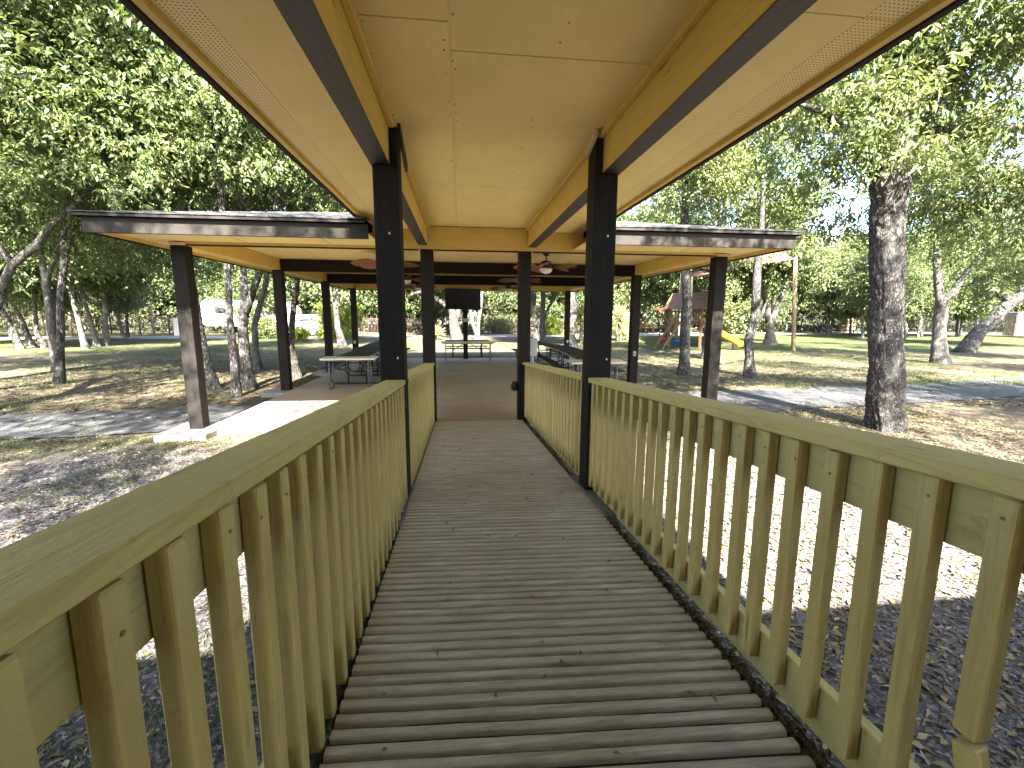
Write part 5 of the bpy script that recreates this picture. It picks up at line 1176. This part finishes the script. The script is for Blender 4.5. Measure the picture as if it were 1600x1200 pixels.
# ------------------------------------------------------------------ leaf litter, mulch chips, grass
def in_slab(x, y): return (x > -4.95) & (x < 4.6) & (y > 7.2) & (y < 18.5)
def scatter(name, n, region, L, W, mat, seed, lift=0.006, tilt=0.35, dens=None, avoid_ramp=True):
    rng = np.random.default_rng(seed); x0, x1, y0, y1 = region
    X = rng.uniform(x0, x1, n*2); Y = y0+(y1-y0)*rng.random(n*2)**1.3
    keep = np.ones(n*2, bool)
    if avoid_ramp: keep &= ~((np.abs(X) < 0.715) & (Y < 7.3))
    keep &= ~in_slab(X, Y)
    if dens is not None: keep &= rng.random(n*2) < dens(X, Y)
    X, Y = X[keep][:n], Y[keep][:n]; m = len(X)
    Z = np.array([gz(x, y) for x, y in zip(X, Y)])+lift+rng.random(m)*0.012
    a = rng.uniform(0, 6.28, m); d = unit(np.stack([np.cos(a), np.sin(a), rng.normal(size=m)*0.18], 1))
    nm = unit(np.stack([rng.normal(size=m)*tilt, rng.normal(size=m)*tilt, np.ones(m)], 1))
    v, f = leaves_from(np.stack([X, Y, Z], 1), d, nm, L*(0.6+0.8*rng.random(m)), W*(0.6+0.8*rng.random(m)), rng, 0.2)
    me = mesh_quads(name, v, f, np.clip(0.45+0.25*rng.normal(size=m), 0, 1), mat)
    o = bpy.data.objects.new(name, me); COL.objects.link(o); o['kind'] = 'stuff'; return o
def d_right(X, Y): return np.clip(0.25+0.75*(X > 0.7)+0.0*Y, 0, 1)
scatter('fallen_leaves', 26000, (-7.5, 9.0, 0.2, 9.0), 0.062, 0.026, M['litter'], 61, dens=lambda X, Y: np.where(X > 0.7, 0.95, 0.22))
scatter('fallen_leaves', 14000, (-14, 18, 8.0, 20.0), 0.075, 0.034, M['litter'], 62, dens=lambda X, Y: np.full(len(X), 0.9))
scatter('mulch_chips', 42000, (-5.5, 6.0, 0.0, 6.5), 0.036, 0.013, M['chip'], 63, lift=0.003, tilt=0.5, dens=lambda X, Y: np.where(X < 0, 0.9, 0.6))
scatter('fallen_leaves', 2600, (0.70, 0.86, 0.0, 7.2), 0.055, 0.022, M['litter'], 64, lift=0.02, avoid_ramp=False)
scatter('fallen_leaves', 1200, (-0.86, -0.71, 0.0, 7.2), 0.045, 0.018, M['litter'], 65, lift=0.02, avoid_ramp=False)
# strip of debris lodged between ramp edge and the right lower rail
def debris_strip():
    bm = B(); rows = []
    for s, xa, xb in ((1, 0.700, 0.80), (-1, -0.80, -0.710)):
        rows = []
        for i in range(120):
            y = -0.5+i*7.6/119
            rows.append([bm.verts.new((x+0.006*mnoise.noise(Vector((x*30, y*6, s))), y, zr(y)-0.065+0.03*mnoise.noise(Vector((x*25, y*9, 3))))) for x in (xa, xa*0.66+xb*0.34, xa*0.34+xb*0.66, xb)])
        for a, b in zip(rows, rows[1:]):
            for q in range(3): bm.faces.new((a[q], a[q+1], b[q+1], b[q]))
    o = obj('leaf_debris', bm, M['ground'] if False else M['groove'], smooth=True); o['kind'] = 'stuff'
    rng = np.random.default_rng(9); m = 5200; Y = rng.uniform(-0.2, 7.1, m); sd = np.where(rng.random(m) < 0.62, 1, -1)
    X = np.where(sd > 0, rng.uniform(0.708, 0.80, m), -rng.uniform(0.715, 0.80, m)); Z = np.array([zr(y) for y in Y])-0.055+rng.random(m)*0.03
    a = rng.uniform(0, 6.28, m); d = unit(np.stack([np.cos(a)*0.6, np.sin(a), rng.normal(size=m)*0.3], 1)); nm = unit(np.stack([rng.normal(size=m)*0.6, rng.normal(size=m)*0.6, np.ones(m)], 1))
    v, f = leaves_from(np.stack([X, Y, Z], 1), d, nm, 0.032*(0.5+rng.random(m)), 0.013*(0.6+0.8*rng.random(m)), rng)
    me = mesh_quads('fallen_leaves', v, f, np.clip(0.28+0.25*rng.normal(size=m), 0, 1), M['litter']); o = bpy.data.objects.new('fallen_leaves', me); COL.objects.link(o); o['kind'] = 'stuff'
debris_strip()
# a few scraps on the ramp and the slab
rng = np.random.default_rng(71); m = 70
X = rng.uniform(-0.6, 0.6, m); Y = rng.uniform(1.0, 7.0, m); Z = np.array([zr(y) for y in Y])+0.004
X2 = rng.uniform(-2.5, 2.5, m); Y2 = rng.uniform(7.4, 15, m); X = np.r_[X, X2]; Y = np.r_[Y, Y2]; Z = np.r_[Z, np.full(m, 0.006)]
a = rng.uniform(0, 6.28, 2*m); d = unit(np.stack([np.cos(a), np.sin(a), 0.1*rng.normal(size=2*m)], 1)); nm = unit(np.stack([0.3*rng.normal(size=2*m), 0.3*rng.normal(size=2*m), np.ones(2*m)], 1))
v, f = leaves_from(np.stack([X, Y, Z], 1), d, nm, 0.035*(0.5+rng.random(2*m)), 0.014*np.ones(2*m), rng)
me = mesh_quads('leaf_scraps', v, f, np.clip(0.25+0.3*rng.random(2*m), 0, 1), M['litter']); o = bpy.data.objects.new('leaf_scraps', me); COL.objects.link(o); o['kind'] = 'stuff'
def grass(name, n, region, h, seed, thr, tuft=6):
    rng = np.random.default_rng(seed); x0, x1, y0, y1 = region
    X = rng.uniform(x0, x1, n); Y = y0+(y1-y0)*rng.random(n)**1.4
    nz = np.array([mnoise.noise(Vector((x*0.8, y*0.8, 7.3))) for x, y in zip(X, Y)])
    k = (nz > thr) & ~in_slab(X, Y) & ~((np.abs(X) < 0.9) & (Y < 7.4)); X, Y = X[k], Y[k]
    X = np.repeat(X, tuft)+rng.normal(size=len(X)*tuft)*0.03; Y = np.repeat(Y, tuft)+rng.normal(size=len(Y)*tuft)*0.03; m = len(X)
    Z = np.array([gz(x, y) for x, y in zip(X, Y)])-0.005
    d = unit(np.stack([rng.normal(size=m)*0.55, rng.normal(size=m)*0.55, np.ones(m)], 1)); nm = unit(rng.normal(size=(m, 3)))
    v, f = leaves_from(np.stack([X, Y, Z], 1), d, nm, h*(0.5+0.9*rng.random(m)), np.full(m, h*0.14), rng, 0.1)
    me = mesh_quads(name, v, f, np.clip(0.4+0.2*rng.normal(size=m), 0, 1), M['blade']); o = bpy.data.objects.new(name, me); COL.objects.link(o); o['kind'] = 'stuff'
grass('grass', 7000, (-9, -1.0, 1.5, 8.0), 0.055, 81, 0.12)
grass('grass', 9000, (4.0, 22, 10.5, 24), 0.075, 82, 0.0)
grass('grass', 6000, (-24, -4.9, 9.5, 24), 0.075, 83, 0.05)
